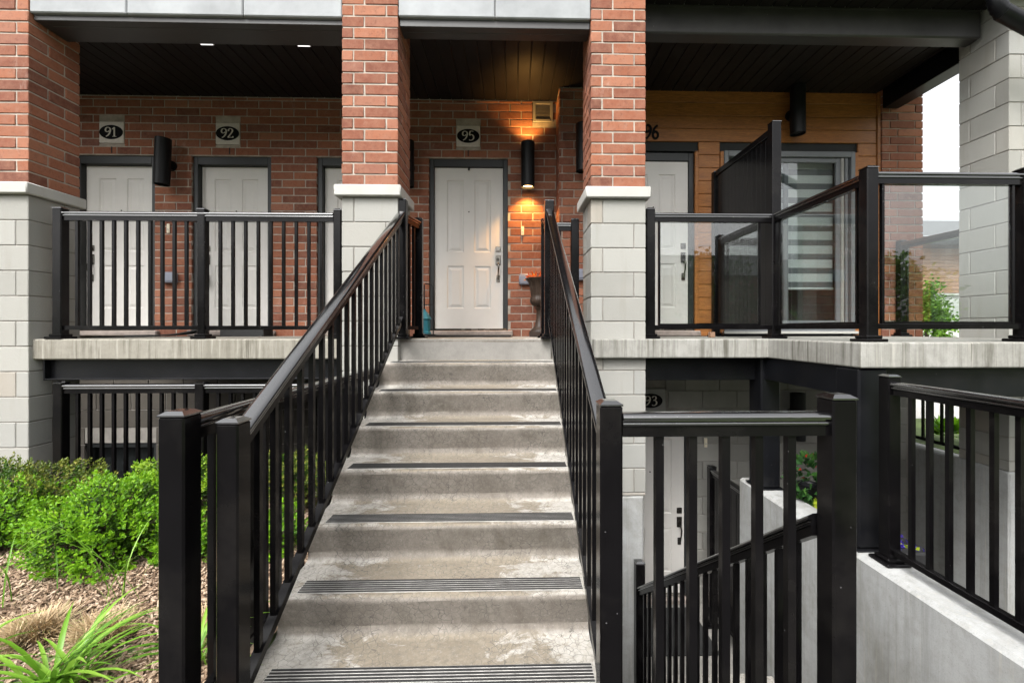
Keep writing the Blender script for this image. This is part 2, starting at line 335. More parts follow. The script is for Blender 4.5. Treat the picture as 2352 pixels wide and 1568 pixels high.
def piece(name, mat, parent, x0, x1, y0, y1, z0, z1, c=.004, j=.0008, nv=4):
    """a small chamfered block (brick, board) that shares its mesh with blocks of the same size"""
    d = (round(x1-x0, 3), round(y1-y0, 3), round(z1-z0, 3)); k = (mat, d, rnd.randrange(nv) if j else 0)
    if k not in PC:
        me = MB().cbox(-d[0]/2, d[0]/2, -d[1]/2, d[1]/2, -d[2]/2, d[2]/2, c, j).mesh(name); me.materials.append(M[mat]); PC[k] = me
    return link(name, PC[k], parent, ((x0+x1)/2, (y0+y1)/2, (z0+z1)/2))

# ------------------------------------------------------------------ the setting
Z_GR = -1.30; Z_LOW = -3.14; Y_COL = 3.69; COLD = .43; Y_BACK = 5.33; Z_CEIL = 2.885
def ground():
    xs = [-400, -30, -4.7, -1.12, -1.060, .34, 2.115, 2.36, 4.75, 4.95, 30, 400]; ys = [-400, -30, .2, 1.2, 1.45, 3.72, 5.6, 9, 40, 400]
    holes = [(-4.7, .34, 3.72, 5.6), (-1.060, .34, 1.2, 3.72), (.34, 2.115, 1.45, 5.6), (2.36, 4.75, .2, 5.6), (2.115, 2.36, .2, 5.6), (-30, -4.7, 3.72, 9), (-4.7, 4.75, 5.6, 9), (4.75, 4.95, .2, 5.6)]
    b = MB()
    for i in range(len(xs)-1):
        for k in range(len(ys)-1):
            cx, cy = (xs[i]+xs[i+1])/2, (ys[k]+ys[k+1])/2
            if any(a < cx < c and d < cy < e for a, c, d, e in holes): continue
            b.add([(xs[i], ys[k], Z_GR), (xs[i+1], ys[k], Z_GR), (xs[i+1], ys[k+1], Z_GR), (xs[i], ys[k+1], Z_GR)], [(0, 1, 2, 3)])
    struct(b.build('ground', 'lawn'))
    struct(MB().add([(-6, .2, Z_LOW), (5.2, .2, Z_LOW), (5.2, 6, Z_LOW), (-6, 6, Z_LOW)], [(0, 1, 2, 3)]).build('basement_court_floor', 'floor'))
    struct(MB().add([(-30, -6, Z_GR+.004), (2.11, -6, Z_GR+.004), (2.11, 1.2, Z_GR+.004), (-30, 1.2, Z_GR+.004)], [(0, 1, 2, 3)]).build('front_walkway', 'asphalt'))
    struct(MB().add([(5.6, 6.6, Z_GR+.004), (40, 6.6, Z_GR+.004), (40, 14, Z_GR+.004), (5.6, 14, Z_GR+.004)], [(0, 1, 2, 3)]).build('side_pavement', 'pave'))
    b = MB(); nx, ny = 40, 36; x0, x1, y0, y1 = -6.2, -1.060, 1.21, 3.63       # mulch bed, gently uneven
    for k in range(ny+1):
        for i in range(nx+1):
            x = x0+(x1-x0)*i/nx; y = y0+(y1-y0)*k/ny
            b.v.append((x, y, Z_GR+.012+.022*math.sin(3.1*x+1)*math.sin(2.7*y)+.006*math.sin(17*x)*math.sin(13*y+2)))
    for k in range(ny):
        for i in range(nx): a = k*(nx+1)+i; b.f.append((a, a+1, a+nx+2, a+nx+1))
    struct(b.build('planting_bed', 'chip', smooth=60))
ground()
def bedz(x, y): return Z_GR+.012+.022*math.sin(3.1*x+1)*math.sin(2.7*y)+.006*math.sin(17*x)*math.sin(13*y+2)

# ---- brick, block and plank walls
def spans(x0, x1, z0, z1, holes):
    s = [(x0, x1)]
    for (a, b, c, d) in holes:
        if c < z1-.012 and d > z0+.012:
            n = []
            for p, q in s:
                if b <= p or a >= q: n.append((p, q)); continue
                if a > p: n.append((p, a))
                if b < q: n.append((b, q))
            s = n
    return s
def coursed(parent, name, mat, x0, x1, yf, z0, z1, L, H, J, holes, depth=.06, shift=.5, c=.004, j=.0016, off=0., seen=None):
    n = int(math.ceil((z1-z0)/H-1e-6))
    for k in range(n):
        za = z0+k*H; zb = min(za+H, z1)
        if zb-za < .03: continue
        base = x0-L+off+(L*shift if k % 2 else 0)
        for (a, b) in spans(x0, x1, za, zb, holes):
            i = math.floor((a-base)/L)
            while base+i*L < b:
                p, q = max(a, base+i*L), min(b, base+(i+1)*L); i += 1
                if q-p < .028: continue
                if seen and not seen((p+q)/2, (za+zb)/2): continue
                pa = p if p <= a+1e-4 and p > x0+1e-4 else p+J/2; qa = q if q >= b-1e-4 and q < x1-1e-4 else q-J/2
                dy = rnd.uniform(-.002, .002)
                piece(name, mat, parent, pa, qa, yf+dy, yf+depth+dy, za+J/2, zb-J/2, c, j)
def wall_core(parent, mat, x0, x1, y0, y1, z0, z1, holes):
    b = MB(); xs = sorted({x0, x1, *[h[i] for h in holes for i in (0, 1) if x0 < h[i] < x1]}); zs = sorted({z0, z1, *[h[i] for h in holes for i in (2, 3) if z0 < h[i] < z1]})
    for i in range(len(xs)-1):
        for k in range(len(zs)-1):
            cx, cz = (xs[i]+xs[i+1])/2, (zs[k]+zs[k+1])/2
            if any(h[0] < cx < h[1] and h[2] < cz < h[3] for h in holes): continue
            b.box(xs[i], xs[i+1], y0, y1, zs[k], zs[k+1])
    return b.build('mortar', mat, parent)
BL, BH, BJ = .279, .095, .0125
HEAD = 2.17
DOORS = {'91': (-5.25, -4.297), '92': (-3.865, -2.92), '3': (-2.376, -1.43), '95': (-1.023, -.061)}
PLQ = {'91': (-4.951, -4.65), '92': (-3.581, -3.284), '95': (-.695, -.393)}
hl = [(*DOORS[k], -.2, HEAD) for k in ('91', '92', '3')]+[(*PLQ[k], 2.305, 2.57) for k in ('91', '92')]
wL = thing('brick_wall', 'shaded red brick wall with doors 91 and 92 behind the porch railing', 'wall', (-3.6, Y_BACK, 0))
coursed(wL, 'brick', 'brick', -5.5, -1.42, Y_BACK, -.01, 2.88, BL, BH, BJ, hl, off=.06, seen=lambda x, z: x < -1.75 or z < 1.0)
wall_core(wL, 'mortar', -5.9, -1.30, Y_BACK+.006, Y_BACK+.25, -.02, 2.95, hl)
hc = [(*DOORS['95'], -.2, HEAD), (*PLQ['95'], 2.305, 2.57), (.24, .497, 2.615, 2.873)]
wC = thing('brick_wall', 'red brick wall around door 95 glowing orange near the lit lamp', 'wall', (-.4, Y_BACK, 0))
coursed(wC, 'brick', 'brick', -1.42, .56, Y_BACK, -.01, 2.88, BL, BH, BJ, hc, off=.13)
wall_core(wC, 'mortar', -1.30, .60, Y_BACK+.0065, Y_BACK+.25, -.02, 2.95, hc)
for w_, x in ((wL, -4.80), (wL, -3.41), (wC, -.545)):
    MB().box(x-.006, x+.006, Y_BACK-.003, Y_BACK+.01, 2.19, 2.265).build('weep_slot', 'dark', w_)
# brick pier between doors 95 and 96
pr = thing('brick_pier', 'red brick pier right of the lit wall lamp beside door 95', 'pier', (.85, 5.03, 0))
coursed(pr, 'brick', 'brick', .53, 1.19, 5.03, -.01, 2.88, BL, BH, BJ, [], depth=.09, off=.04)
for k in range(30):      # its left return
    za = -.01+k*BH
    ys = [5.126, 5.33] if k % 2 else [5.126, 5.21, 5.33]
    for a, b in zip(ys, ys[1:]): piece('brick', 'brick', pr, .53, .60, a+BJ/2, b-BJ/2, za+BJ/2, za+BH-BJ/2)
MB().box(.538, 1.185, 5.04, 5.325, -.01, 2.90).build('mortar', 'mortar', pr)
# pier at the right end
pr2 = thing('brick_pier', 'red brick pier right of the wooden wall, with white sky beside it', 'pier', (4.62, 5.05, 0))
for k in range(31):
    za = -.01+k*BH; xs = [4.372, 4.56, 4.868] if k % 2 else [4.372, 4.468, 4.772, 4.868]
    for i, (a, b) in enumerate(zip(xs, xs[1:])):
        piece('brick', 'brick', pr2, a+(BJ/2 if i else 0), b-(BJ/2 if b < 4.86 else 0), 5.05, 5.05+(.26 if i == 0 else .1), za+BJ/2, za+BH-BJ/2)
MB().box(4.381, 4.859, 5.06, 5.40, -.01, 2.95).build('mortar', 'mortar', pr2)

# ---- porch columns: brick above a stone cap on concrete block
def column(name, label, x0, x1, z_blk0, found=None):
    t = thing(name, label, 'column', ((x0+x1)/2, Y_COL+COLD/2, z_blk0)); y0, y1 = Y_COL, Y_COL+COLD; w_ = x1-x0
    k = 0; z = 1.287
    while z < 3.06:
        a, b = z+BJ/2, z+BH-BJ/2; h = BJ/2
        if k % 2 == 0:
            X = x0+.40*w_
            L = [(x0, X-h, y0, y0+.27), (X+h, x1, y0, y0+.15), (X+h, x1, y0+.15+BJ, y1), (x0, X-h, y0+.27+BJ, y1)]
        else:
            A, B = x0+.205*w_, x0+.79*w_
            L = [(x0, A-h, y0, y0+.14), (A+h, B-h, y0, y0+.1), (B+h, x1, y0, y0+.29), (x0, A-h, y0+.14+BJ, y1), (B+h, x1, y0+.29+BJ, y1)]
        for (p, q, r_, s) in L:
            e = rnd.uniform(-.0012, .0012); piece('brick', 'brick', t, p+e, q+e, r_+e, s, a, b, .004, .0017)
        z += BH; k += 1
    MB().box(x0+.006, x1-.006, y0+.006, y1-.006, 1.20, 3.1).build('mortar', 'mortar', t)
    MB().cbox(x0-.052, x1+.034, y0-.045, y1+.03, 1.192, 1.286, .008).build('stone_cap', 'sill', t, 40)
    z = 1.190; k = 0; H = .2085; J = .008
    while z > z_blk0+.02:
        a, b = max(z-H, z_blk0)+J/2, z-J/2
        if k % 2 == 0:
            X = x0+.215*w_; L = [(x0, X-J/2, y0, y0+.19), (X+J/2, x1, y0, y0+.29), (x0, X-J/2, y0+.19+J, y1), (X+J/2, x1, y0+.29+J, y1)]
        else:
            X = x0+.785*w_; L = [(x0, X-J/2, y0, y0+.29), (X+J/2, x1, y0, y0+.19), (x0, X-J/2, y0+.29+J, y1), (X+J/2, x1, y0+.19+J, y1)]
        for p in L:
            e = rnd.uniform(-.001, .001); piece('concrete_block', 'block', t, p[0]+e, p[1]+e, p[2]+e, p[3], a, b, .004, .0006)
        z -= H; k += 1
    MB().box(x0+.006, x1-.006, y0+.006, y1-.006, z_blk0, 1.19).build('block_mortar', 'blockmortar', t)
    if found: MB().cbox(x0-.01, x1-.018, y0-.005, y1+.02, Z_LOW, z_blk0-.002, .012).build('foundation', 'plaster', t)
    return t
column('porch_column', 'brick and block column at the left edge beside the shrubs', -4.466, -3.996, -1.34)
column('porch_column', 'brick and block column left of the staircase, between doors 92 and 95', -1.435, -.967, -1.34, True)
column('porch_column', 'brick and block column right of the staircase, next to the 96 on the wall', .665, 1.134, -1.34, True)
# tall block column at the right edge
def block_column():
    x0, x1, y0, y1 = 4.325, 4.80, Y_COL, Y_COL+COLD; J = .008; H = .2085
    t = thing('block_column', 'tall white concrete block column at the right edge below the downpipe', 'column', (4.56, 3.9, -1.16))
    z = 3.31; k = 0
    while z > -1.15:
        a, b = max(z-H, -1.16)+J/2, z-J/2
        if k % 2: X = x0+.2; L = [(x0, X-J/2, y0, y0+.105), (X+J/2, x1, y0, y0+.3), (x0, X-J/2, y0+.105+J, y1)]
        else: X = x0+.11; L = [(x0, X-J/2, y0, y0+.325), (X+J/2, x1, y0, y0+.2), (x0, X-J/2, y0+.325+J, y1)]
        for p in L:
            e = rnd.uniform(-.001, .001); piece('concrete_block', 'block', t, p[0]+e, p[1]+e, p[2]+e, p[3], a, b, .004, .0006)
        z -= H; k += 1
    MB().box(x0+.006, x1-.006, y0+.006, y1-.006, -1.16, 3.3).build('block_mortar', 'blockmortar', t)
    MB().cbox(x0-.012, x1+.05, y0-.01, y1+.05, Z_LOW, -1.162, .012).build('foundation', 'plaster', t)
block_column()

# ---- stone lintels, dropped beams, ceilings
def lintel(label, joints, z0, ybeam):
    x0, x1 = joints[0], joints[-1]; t = thing('stone_lintel', label, 'lintel', ((x0+x1)/2, Y_COL, z0))
    for a, b in zip(joints, joints[1:]):
        MB().cbox(a+.003, b-.003, Y_COL+.004, Y_COL+.10, z0, 3.25, .008).build('stone_panel', 'lintel', t)
    MB().box(x0+.004, x1-.004, Y_COL+.03, Y_COL+.09, z0+.003, 3.2).build('joint_filler', 'blockmortar', t)
    b = thing('porch_beam', label.replace('pale stone lintel', 'dark metal clad beam').replace('band', 'beam'), 'beam', ((x0+x1)/2, Y_COL+.1, 2.66))
    MB().cbox(x0+.005, x1-.005, Y_COL+.036, Y_COL+.20, 2.655, z0-.003, .003).build('fascia', 'fascia', b)
    MB().cbox(x0+.005, x1-.005, Y_COL+.105, ybeam, 2.652, 2.90, .004).build('beam_casing', 'fascia', b)
lintel('pale stone lintel above doors 91 and 92', [-3.996, -3.209, -2.256, -1.435], 2.70, 4.0)
lintel('pale stone lintel over the top of the staircase', [-.967, -.151, .665], 2.72, 3.86)
def ceiling(label, x0, x1, y0, y1, z, w_=.134, mat='soffit', cut=None):
    t = thing('soffit_ceiling', label, 'ceiling', ((x0+x1)/2, (y0+y1)/2, z)); x = x0
    while x < x1-.01:
        e = min(x+w_, x1); piece('soffit_board', mat, t, x+.003, e-.003, y0, y1, z, z+.02, .005, 0)
        m_ = (x+e)/2
        x += w_
    MB().box(x0, x1, y0, y1, z+.012, z+.03).build('backing', 'dark', t)
    return t
ceiling('dark brown soffit boards over doors 91 and 92', -5.9, -1.42, 4.005, 5.35, Z_CEIL)
ceiling('dark soffit boards over door 95 catching orange lamp light', -1.42, .66, 3.865, 5.35, Z_CEIL)
ceiling('dark soffit boards over the wooden wall and glass balcony', .66, 4.33, 4.04, 5.30, Z_CEIL)
ceiling('dark roof overhang soffit boards at the top right of the picture', 1.14, 4.9, 3.45, 3.885, 3.00)
rb = thing('roof_beam', 'wide black roof beam spanning above the glass balcony', 'beam', (2.7, 3.95, 2.75))
MB().cbox(1.138, 4.30, 3.89, 4.035, 2.75, 3.02, .012).build('beam_casing', 'fascia', rb)
MB().box(1.15, 4.29, 3.881, 3.889, 2.985, 2.998).build('drip_edge', 'fascia', rb)
sb = thing('side_beam', 'black beam running back from the block column to the brick pier', 'beam', (4.5, 4.5, 2.66))
MB().cbox(4.37, 4.56, 4.04, 5.045, 2.69, 2.95, .006).build('beam_casing', 'blackmatt', sb)
up = MB(); up.box(-6.2, 4.9, 3.80, 9.0, 3.03, 3.5); up.box(-6.2, -5.9, 3.7, 9, -1.3, 3.03); up.box(-5.9, 4.87, 5.95, 9, -3.14, 3.03)
up.single('upper_storey', 'plaster', 'building mass above and behind the porch ceilings', 'building')
# square lights in the left soffit
for i, (x, s) in enumerate(((-3.0, 'left'), (-2.06, 'right'))):
    t = thing('soffit_light', f'small white square ceiling light over the left porch, the {s} one', 'ceiling light', (x, 4.2, Z_CEIL), 'square soffit lights')
    MB().cbox(x-.066, x+.066, 4.17, 4.36, Z_CEIL-.012, Z_CEIL-.001, .003).build('trim', 'sill', t)
    MB().box(x-.058, x+.058, 4.178, 4.352, Z_CEIL-.0145, Z_CEIL-.0125).build('diffuser', 'led', t)
# downpipe, top right
dp = thing('downpipe', 'black ribbed downpipe elbow at the top right corner', 'downpipe', (4.1, 3.5, 2.75))
px_ = [(3.90, 3.42, 3.1), (3.90, 3.42, 2.76)]+[(3.90+.15*(1-math.cos(a)), 3.42, 2.76-.15*math.sin(a)) for a in [R(q) for q in range(6, 66, 6)]]
last = Vector(px_[-1]); dr = Vector((math.cos(R(27)), 0, -math.sin(R(27))))
ribs = [.058+(.003 if i % 2 else -.002) for i in range(len(px_))]
MB().tube(px_, ribs, 16).build('elbow', 'blackmatt', dp, 40)
MB().tube([last-dr*.03, last+dr*.7], .062, 16).build('pipe', 'blackmatt', dp, 40)

# ---- wooden wall with door 96 and the sliding patio door
D96 = (1.19, 2.142); PAT = (2.488, 4.06)
YW = 5.08
ww = thing('wood_wall', 'honey brown horizontal plank wall around door 96 and the sliding door', 'wall', (2.8, YW, 0))
hw = [(*D96, -.2, 2.182), (PAT[0], PAT[1], .03, 2.19)]
n = 0; z = 2.905
while z > 0:
    za = max(z-.153, 0)
    for a, b in spans(1.185, 4.33, za, z, [(h[0]-.045, h[1]+.045, h[2], h[3]) for h in hw]):
        if b-a > .03: piece('plank', 'wood', ww, a+.001, b-.001, YW, YW+.025, za+.002, z-.002, .005, 0)
    z -= .153
for a in (D96[1]+.0015, PAT[0]-.044, PAT[1]+.0015):
    piece('trim_board', 'wood', ww, a, a+.042, YW-.012, YW+.03, 0, 2.18, .004, 0)
piece('trim_board', 'wood', ww, 4.332, 4.37, YW-.015, YW+.03, 0, 2.90, .004, 0)
MB().box(1.19, 4.37, YW+.026, YW+.05, 2.19, 2.95).box(D96[1]+.002, PAT[0]-.002, YW+.026, YW+.05, 0, 2.19).box(PAT[1]+.002, 4.37, YW+.026, YW+.05, 0, 2.19).build('backing', 'dark', ww)

# ---- doors
def recess_panel(x0, x1, z0, z1, y):
    b = MB(); st = [(0, 0), (.010, .009), (.024, .009), (.052, .001)]; rings = []
    for ins, dep in st:
        rings.append([(x0+ins, y+dep, z0+ins), (x1-ins, y+dep, z0+ins), (x1-ins, y+dep, z1-ins), (x0+ins, y+dep, z1-ins)])
    vs = [v for r_ in rings for v in r_]; fs = []
    for i in range(len(st)-1):
        for k in range(4): fs.append((i*4+k, i*4+(k+1) % 4, (i+1)*4+(k+1) % 4, (i+1)*4+k))
    fs.append(tuple(range(len(vs)-4, len(vs)))); return b.add(vs, fs)
def door(label, x0, x1, yw, zf, side, hw='nickel', leafmat='door', rec=.10, lockbox=False, top=HEAD):
    t = thing('front_door', label, 'door', ((x0+x1)/2, yw+rec, zf)); yl = yw+rec; top = zf+top
    fw = .058; lx0, lx1, lz0, lz1 = x0+fw+.004, x1-fw-.004, zf+.092, top-.10
    f = MB(); f.cbox(x0, x0+fw, yw+.03, yl+.06, zf+.02, top, .004); f.cbox(x1-fw, x1, yw+.03, yl+.06, zf+.02, top, .004); f.cbox(x0+fw, x1-fw, yw+.03, yl+.06, top-.095, top, .004)
    f.box(x0+fw, x1-fw, yl+.045, yl+.06, zf+.02, top-.095); f.build('door_frame', 'frame', t)
    W_ = lx1-lx0; px = [lx0+W_*.18, lx0+W_*.425, lx0+W_*.58, lx0+W_*.82]; H_ = lz1-lz0
    pz = [lz0+H_*.125, lz0+H_*.39, lz0+H_*.475, lz0+H_*.925]
    xs = [lx0]+px+[lx1]; zs = [lz0]+pz+[lz1]; b = MB(); k = 0
    for i in range(5):
        for m_ in range(5):
            if i in (1, 3) and m_ in (1, 3): continue
            b.add([(xs[i], yl, zs[m_]), (xs[i+1], yl, zs[m_]), (xs[i+1], yl, zs[m_+1]), (xs[i], yl, zs[m_+1])], [(0, 1, 2, 3)])
    b.box(lx0, lx1, yl+.0115, yl+.04, lz0, lz1)
    for (a0, a1) in ((lx0, lx0), (lx1, lx1)): b.add([(a0, yl, lz0), (a0, yl+.0115, lz0), (a0, yl+.0115, lz1), (a0, yl, lz1)], [(0, 1, 2, 3)])
    b.add([(lx0, yl, lz0), (lx1, yl, lz0), (lx1, yl+.0115, lz0), (lx0, yl+.0115, lz0)], [(0, 1, 2, 3)]); b.build('leaf', leafmat, t)
    for i in (1, 3):
        for m_ in (1, 3): recess_panel(xs[i], xs[i+1], zs[m_], zs[m_+1], yl).build('panel', leafmat, t)
    hx = lx1-.058 if side > 0 else lx0+.066
    dz = zf+1.07; db = MB(); db.cbox(hx-.031, hx+.031, yl-.012, yl-.0005, dz-.034, dz+.034, .004); db.tube([(hx, yl-.012, dz), (hx, yl-.028, dz)], .019, 14); db.build('deadbolt', hw, t)
    hb = MB(); hb.cbox(hx-.030, hx+.030, yl-.013, yl-.0005, zf+.872, zf+.995, .004); hb.cbox(hx-.021, hx+.021, yl-.013, yl-.0005, zf+.665, zf+.75, .004)
    h_ = hb.build('handle_plate', hw, t)
    MB().tube([(hx, yl-.012, zf+.90), (hx+.004, yl-.055, zf+.89), (hx+.006, yl-.065, zf+.86), (hx+.004, yl-.062, zf+.80), (hx, yl-.045, zf+.745), (hx, yl-.03, zf+.71), (hx, yl-.012, zf+.70)], [.008, .010, .010, .009, .008, .009, .010], 10).build('grip', hw, h_, 60)
    MB().tube([(hx-.004, yl-.012, zf+.945), (hx-.004, yl-.03, zf+.945)], .016, 12).build('latch_cylinder', 'bronzehw', h_)
    MB().tube([((lx0+lx1)/2, yl-.004, zf+1.53), ((lx0+lx1)/2, yl+.001, zf+1.53)], .009, 12).build('peephole', 'bronzehw', t)
    MB().cbox(x0+.02, x1-.02, yw-.004, yl+.03, zf+.072, zf+.088, .003).build('threshold', 'nickel', t)
    if lockbox:
        lb = MB().cbox(hx-.035, hx+.028, yl-.075, yl-.035, zf+.625, zf+.72, .006).build('key_safe', 'rubber', t)
        MB().cbox(hx-.02, hx+.012, yl-.079, yl-.0755, zf+.65, zf+.69, .001).build('dial', 'outlet', lb)
    b = MB(); b.cbox(x0-.03, x1+.06, yw-.05, yw+.09, zf+.002, zf+.068, .012, .004); b.build('stone_step', 'rockstone', t)
    return t
door('greige front door below the 91 plaque', *DOORS['91'], Y_BACK, 0, -1)
door('greige front door below the 92 plaque, with a key safe on its handle', *DOORS['92'], Y_BACK, 0, -1, lockbox=True)
door('greige front door mostly hidden behind the column left of the stairs', *DOORS['3'], Y_BACK, 0, 1)
d95 = door('greige front door below the 95 plaque at the top of the stairs', *DOORS['95'], Y_BACK, 0, 1, rec=.06)
MB().box(-.553, -.53, 5.36, 5.385, 2.04, 2.075).build('door_closer_tab', 'rubber', d95)
door('greige front door below the black 96 digits on the wooden wall', *D96, YW, 0, 1, rec=.05, hw='nickel')
door('greige basement door at the bottom of the sunken stairs below the 93 plaque', 1.16, 2.10, YW+.02, Z_LOW, 1, hw='bronzehw', rec=.04)
# patio door
pt = thing('patio_door', 'grey framed sliding patio door with striped blinds behind the glass', 'door', (3.27, YW, .03))
x0, x1 = PAT; z0, z1 = .045, 2.185
f = MB(); f.cbox(x0, x0+.05, YW-.02, YW+.1, z0, z1, .004); f.cbox(x1-.05, x1, YW-.02, YW+.1, z0, z1, .004); f.cbox(x0+.05, x1-.05, YW-.02, YW+.1, z1-.065, z1, .004); f.cbox(x0+.05, x1-.05, YW-.02, YW+.1, z0, z0+.05, .004); f.build('door_frame', 'grey_frame', pt)
MB().cbox(x0-.03, x1+.03, YW-.075, YW-.022, .03, .06, .004).build('sill_track', 'sill', pt)
def sash(a, b, y, nm):
    g = MB(); s = .052; zb, zt = z0+.052, z1-.068
    g.cbox(a, a+s, y, y+.035, zb, zt, .004); g.cbox(b-s, b, y, y+.035, zb, zt, .004); g.cbox(a+s, b-s, y, y+.035, zt-s, zt, .004); g.cbox(a+s, b-s, y, y+.035, zb, zb+.09, .004)
    o_ = g.build(nm, 'grey_frame', pt); MB().box(a+s-.004, b-s+.004, y+.014, y+.020, zb+.086, zt-s+.004).build('pane', 'pane', o_); return o_
sash(x0+.052, 3.30, YW+.055, 'fixed_sash'); s2 = sash(3.02, x1-.155, YW+.012, 'sliding_sash')
MB().cbox(x1-.16, x1-.125, YW-.005, YW+.03, z0+.06, z1-.07, .004).build('screen_track', 'vent', pt)
MB().cbox(x1-.105, x1-.075, YW+.0, YW+.03, z0+.06, z1-.07, .004).build('screen_rail', 'grey_frame', pt)
bl = thing('zebra_blind', 'pale and dark striped roller blind hanging inside the patio door', 'blind', (3.27, YW+.14, .5))
zz = 2.128; k = 0
while zz > .66:
    MB().box(2.56, 3.90, YW+.140, YW+.142, zz-.100, zz).build('pale_stripe', 'blind', bl); MB().box(2.56, 3.90, YW+.1385, YW+.140, zz-.171, zz-.1005).build('sheer_stripe', 'blinddark', bl); zz -= .171
MB().tube([(2.56, YW+.139, zz-.012), (3.90, YW+.139, zz-.012)], .016, 10).build('bottom_bar', 'blind', bl)
MB().box(2.40, 4.2, YW+.35, YW+.37, -.02, 2.3).box(2.40, 4.2, YW+.11, YW+.35, -.04, .02).single('room_wall', 'dark', 'dark room interior seen behind the patio door glass', 'room')

# ---- number plaques and digits
G = {'9': [[(.30, .62), (.24, .54), (.12, .50), (.03, .58), (0, .72), (.03, .88), (.13, .99), (.24, 1), (.35, .92), (.40, .76), (.38, .52), (.30, .28), (.18, .10), (.05, 0)]],
     '1': [[(.02, .80), (.17, 1), (.17, .0)], [(.02, 0), (.32, 0)]],
     '2': [[(.02, .74), (.04, .90), (.15, 1), (.28, .97), (.36, .85), (.35, .70), (.26, .50), (.12, .26), (0, .03), (.20, .04), (.38, .02), (.40, .14)]],
     '3': [[(.03, .86), (.10, .97), (.20, 1), (.31, .94), (.34, .80), (.28, .63), (.14, .56), (.28, .52), (.38, .38), (.37, .17), (.26, .03), (.12, -.01), (.02, .06)]],
     '5': [[(.36, 1), (.10, 1), (.05, .58), (.18, .63), (.31, .57), (.39, .40), (.37, .18), (.25, .03), (.11, -.01), (.01, .05)]],
     '6': [[(.36, .98), (.22, .88), (.08, .66), (.01, .40), (.04, .14), (.16, .01), (.28, .02), (.38, .16), (.38, .36), (.28, .50), (.15, .50), (.04, .38)]]}
def smooth_path(p, n=5):
    if len(p) < 4: return [Vector((a, b)) for a, b in p]
    out = []
    P = [Vector(q) for q in p]
    for i in range(len(P)-1):
        a, b, c, d = P[max(i-1, 0)], P[i], P[i+1], P[min(i+2, len(P)-1)]
        for k in range(n):
            t = k/n; out.append(.5*((2*b)+(c-a)*t+(2*a-5*b+4*c-d)*t*t+(3*b-a-3*c+d)*t**3))
    out.append(P[-1]); return out
def digits(text, x, z, y, h, mat, parent, thick=.10, thin=.045, dep=.004, xs=1.):
    cx = x
    for ch in text:
        b = MB(); 
        for st in G[ch]:
            P = smooth_path(st) if ch != '1' else [Vector(q) for q in st]
            for i in range(len(P)-1):
                a, c = P[i], P[i+1]; d = (c-a)
                if d.length < 1e-5: continue
                d.normalize(); nrm = Vector((-d.y, d.x)); wd = thin+(thick-thin)*abs(d.y)**1.5
                a2, c2 = a-d*.012, c+d*.012
                q = [a2+nrm*wd/2, c2+nrm*wd/2, c2-nrm*wd/2, a2-nrm*wd/2]; q = [(cx+v.x*h*xs, z+v.y*h) for v in q]
                e = (i % 7)*.00012
                b.add([(u, y-dep-e, v) for u, v in q]+[(u, y, v) for u, v in q], [(0, 1, 2, 3), (0, 4, 5, 1), (1, 5, 6, 2), (2, 6, 7, 3), (3, 7, 4, 0)])
        b.build('digit', mat, parent); cx += h*xs*(.56 if ch != '1' else .50)
def plaque(text, x0, x1, z0, z1, y, label, stone='plaque'):
    t = thing('number_plaque', label, 'house number', ((x0+x1)/2, y, z0)); cx, cz = (x0+x1)/2, (z0+z1)/2
    MB().cbox(x0+.006, x1-.006, y-.004, y+.05, z0+.005, z1-.005, .004).build('stone_plate', stone, t)
    pts = [(cx+.137*math.cos(a), cz+.084*math.sin(a)) for a in [2*math.pi*k/40 for k in range(40)]]
    n_ = 40; MB().add([(u, y-.010, v) for u, v in pts]+[(u, y-.0035, v) for u, v in pts], [tuple(range(n_))]+[(i, (i+1) % n_, n_+(i+1) % n_, n_+i) for i in range(n_)]).build('oval_plate', 'oval', t)
    xs = 1.3; hh = .108; w_ = hh*xs*(.56+(.40 if text[1] != '1' else .32)); digits(text, cx-w_/2, cz-hh/2, y-.0102, hh, 'digit', t, .115, .045, .003, xs)
plaque('91', *PLQ['91'], 2.305, 2.57, Y_BACK, 'leftmost stone plaque, black oval with 91, over the door nearest the left column')
plaque('92', *PLQ['92'], 2.305, 2.57, Y_BACK, 'stone plaque with black 92 oval over the door with the key safe')
plaque('95', *PLQ['95'], 2.305, 2.57, Y_BACK, 'stone plaque with black 95 oval beside the lit orange lamp')
plaque('93', 1.44, 1.80, -.90, -.61, YW-.002, 'shaded block plaque with black oval reading 93 beside the column', 'block')
t96 = thing('house_number', 'large black 96 digits fixed to the wooden wall', 'house number', (1.66, YW, 2.32))
digits('96', 1.555, 2.32, YW-.001, .155, 'oval', t96, .17, .14, .012)

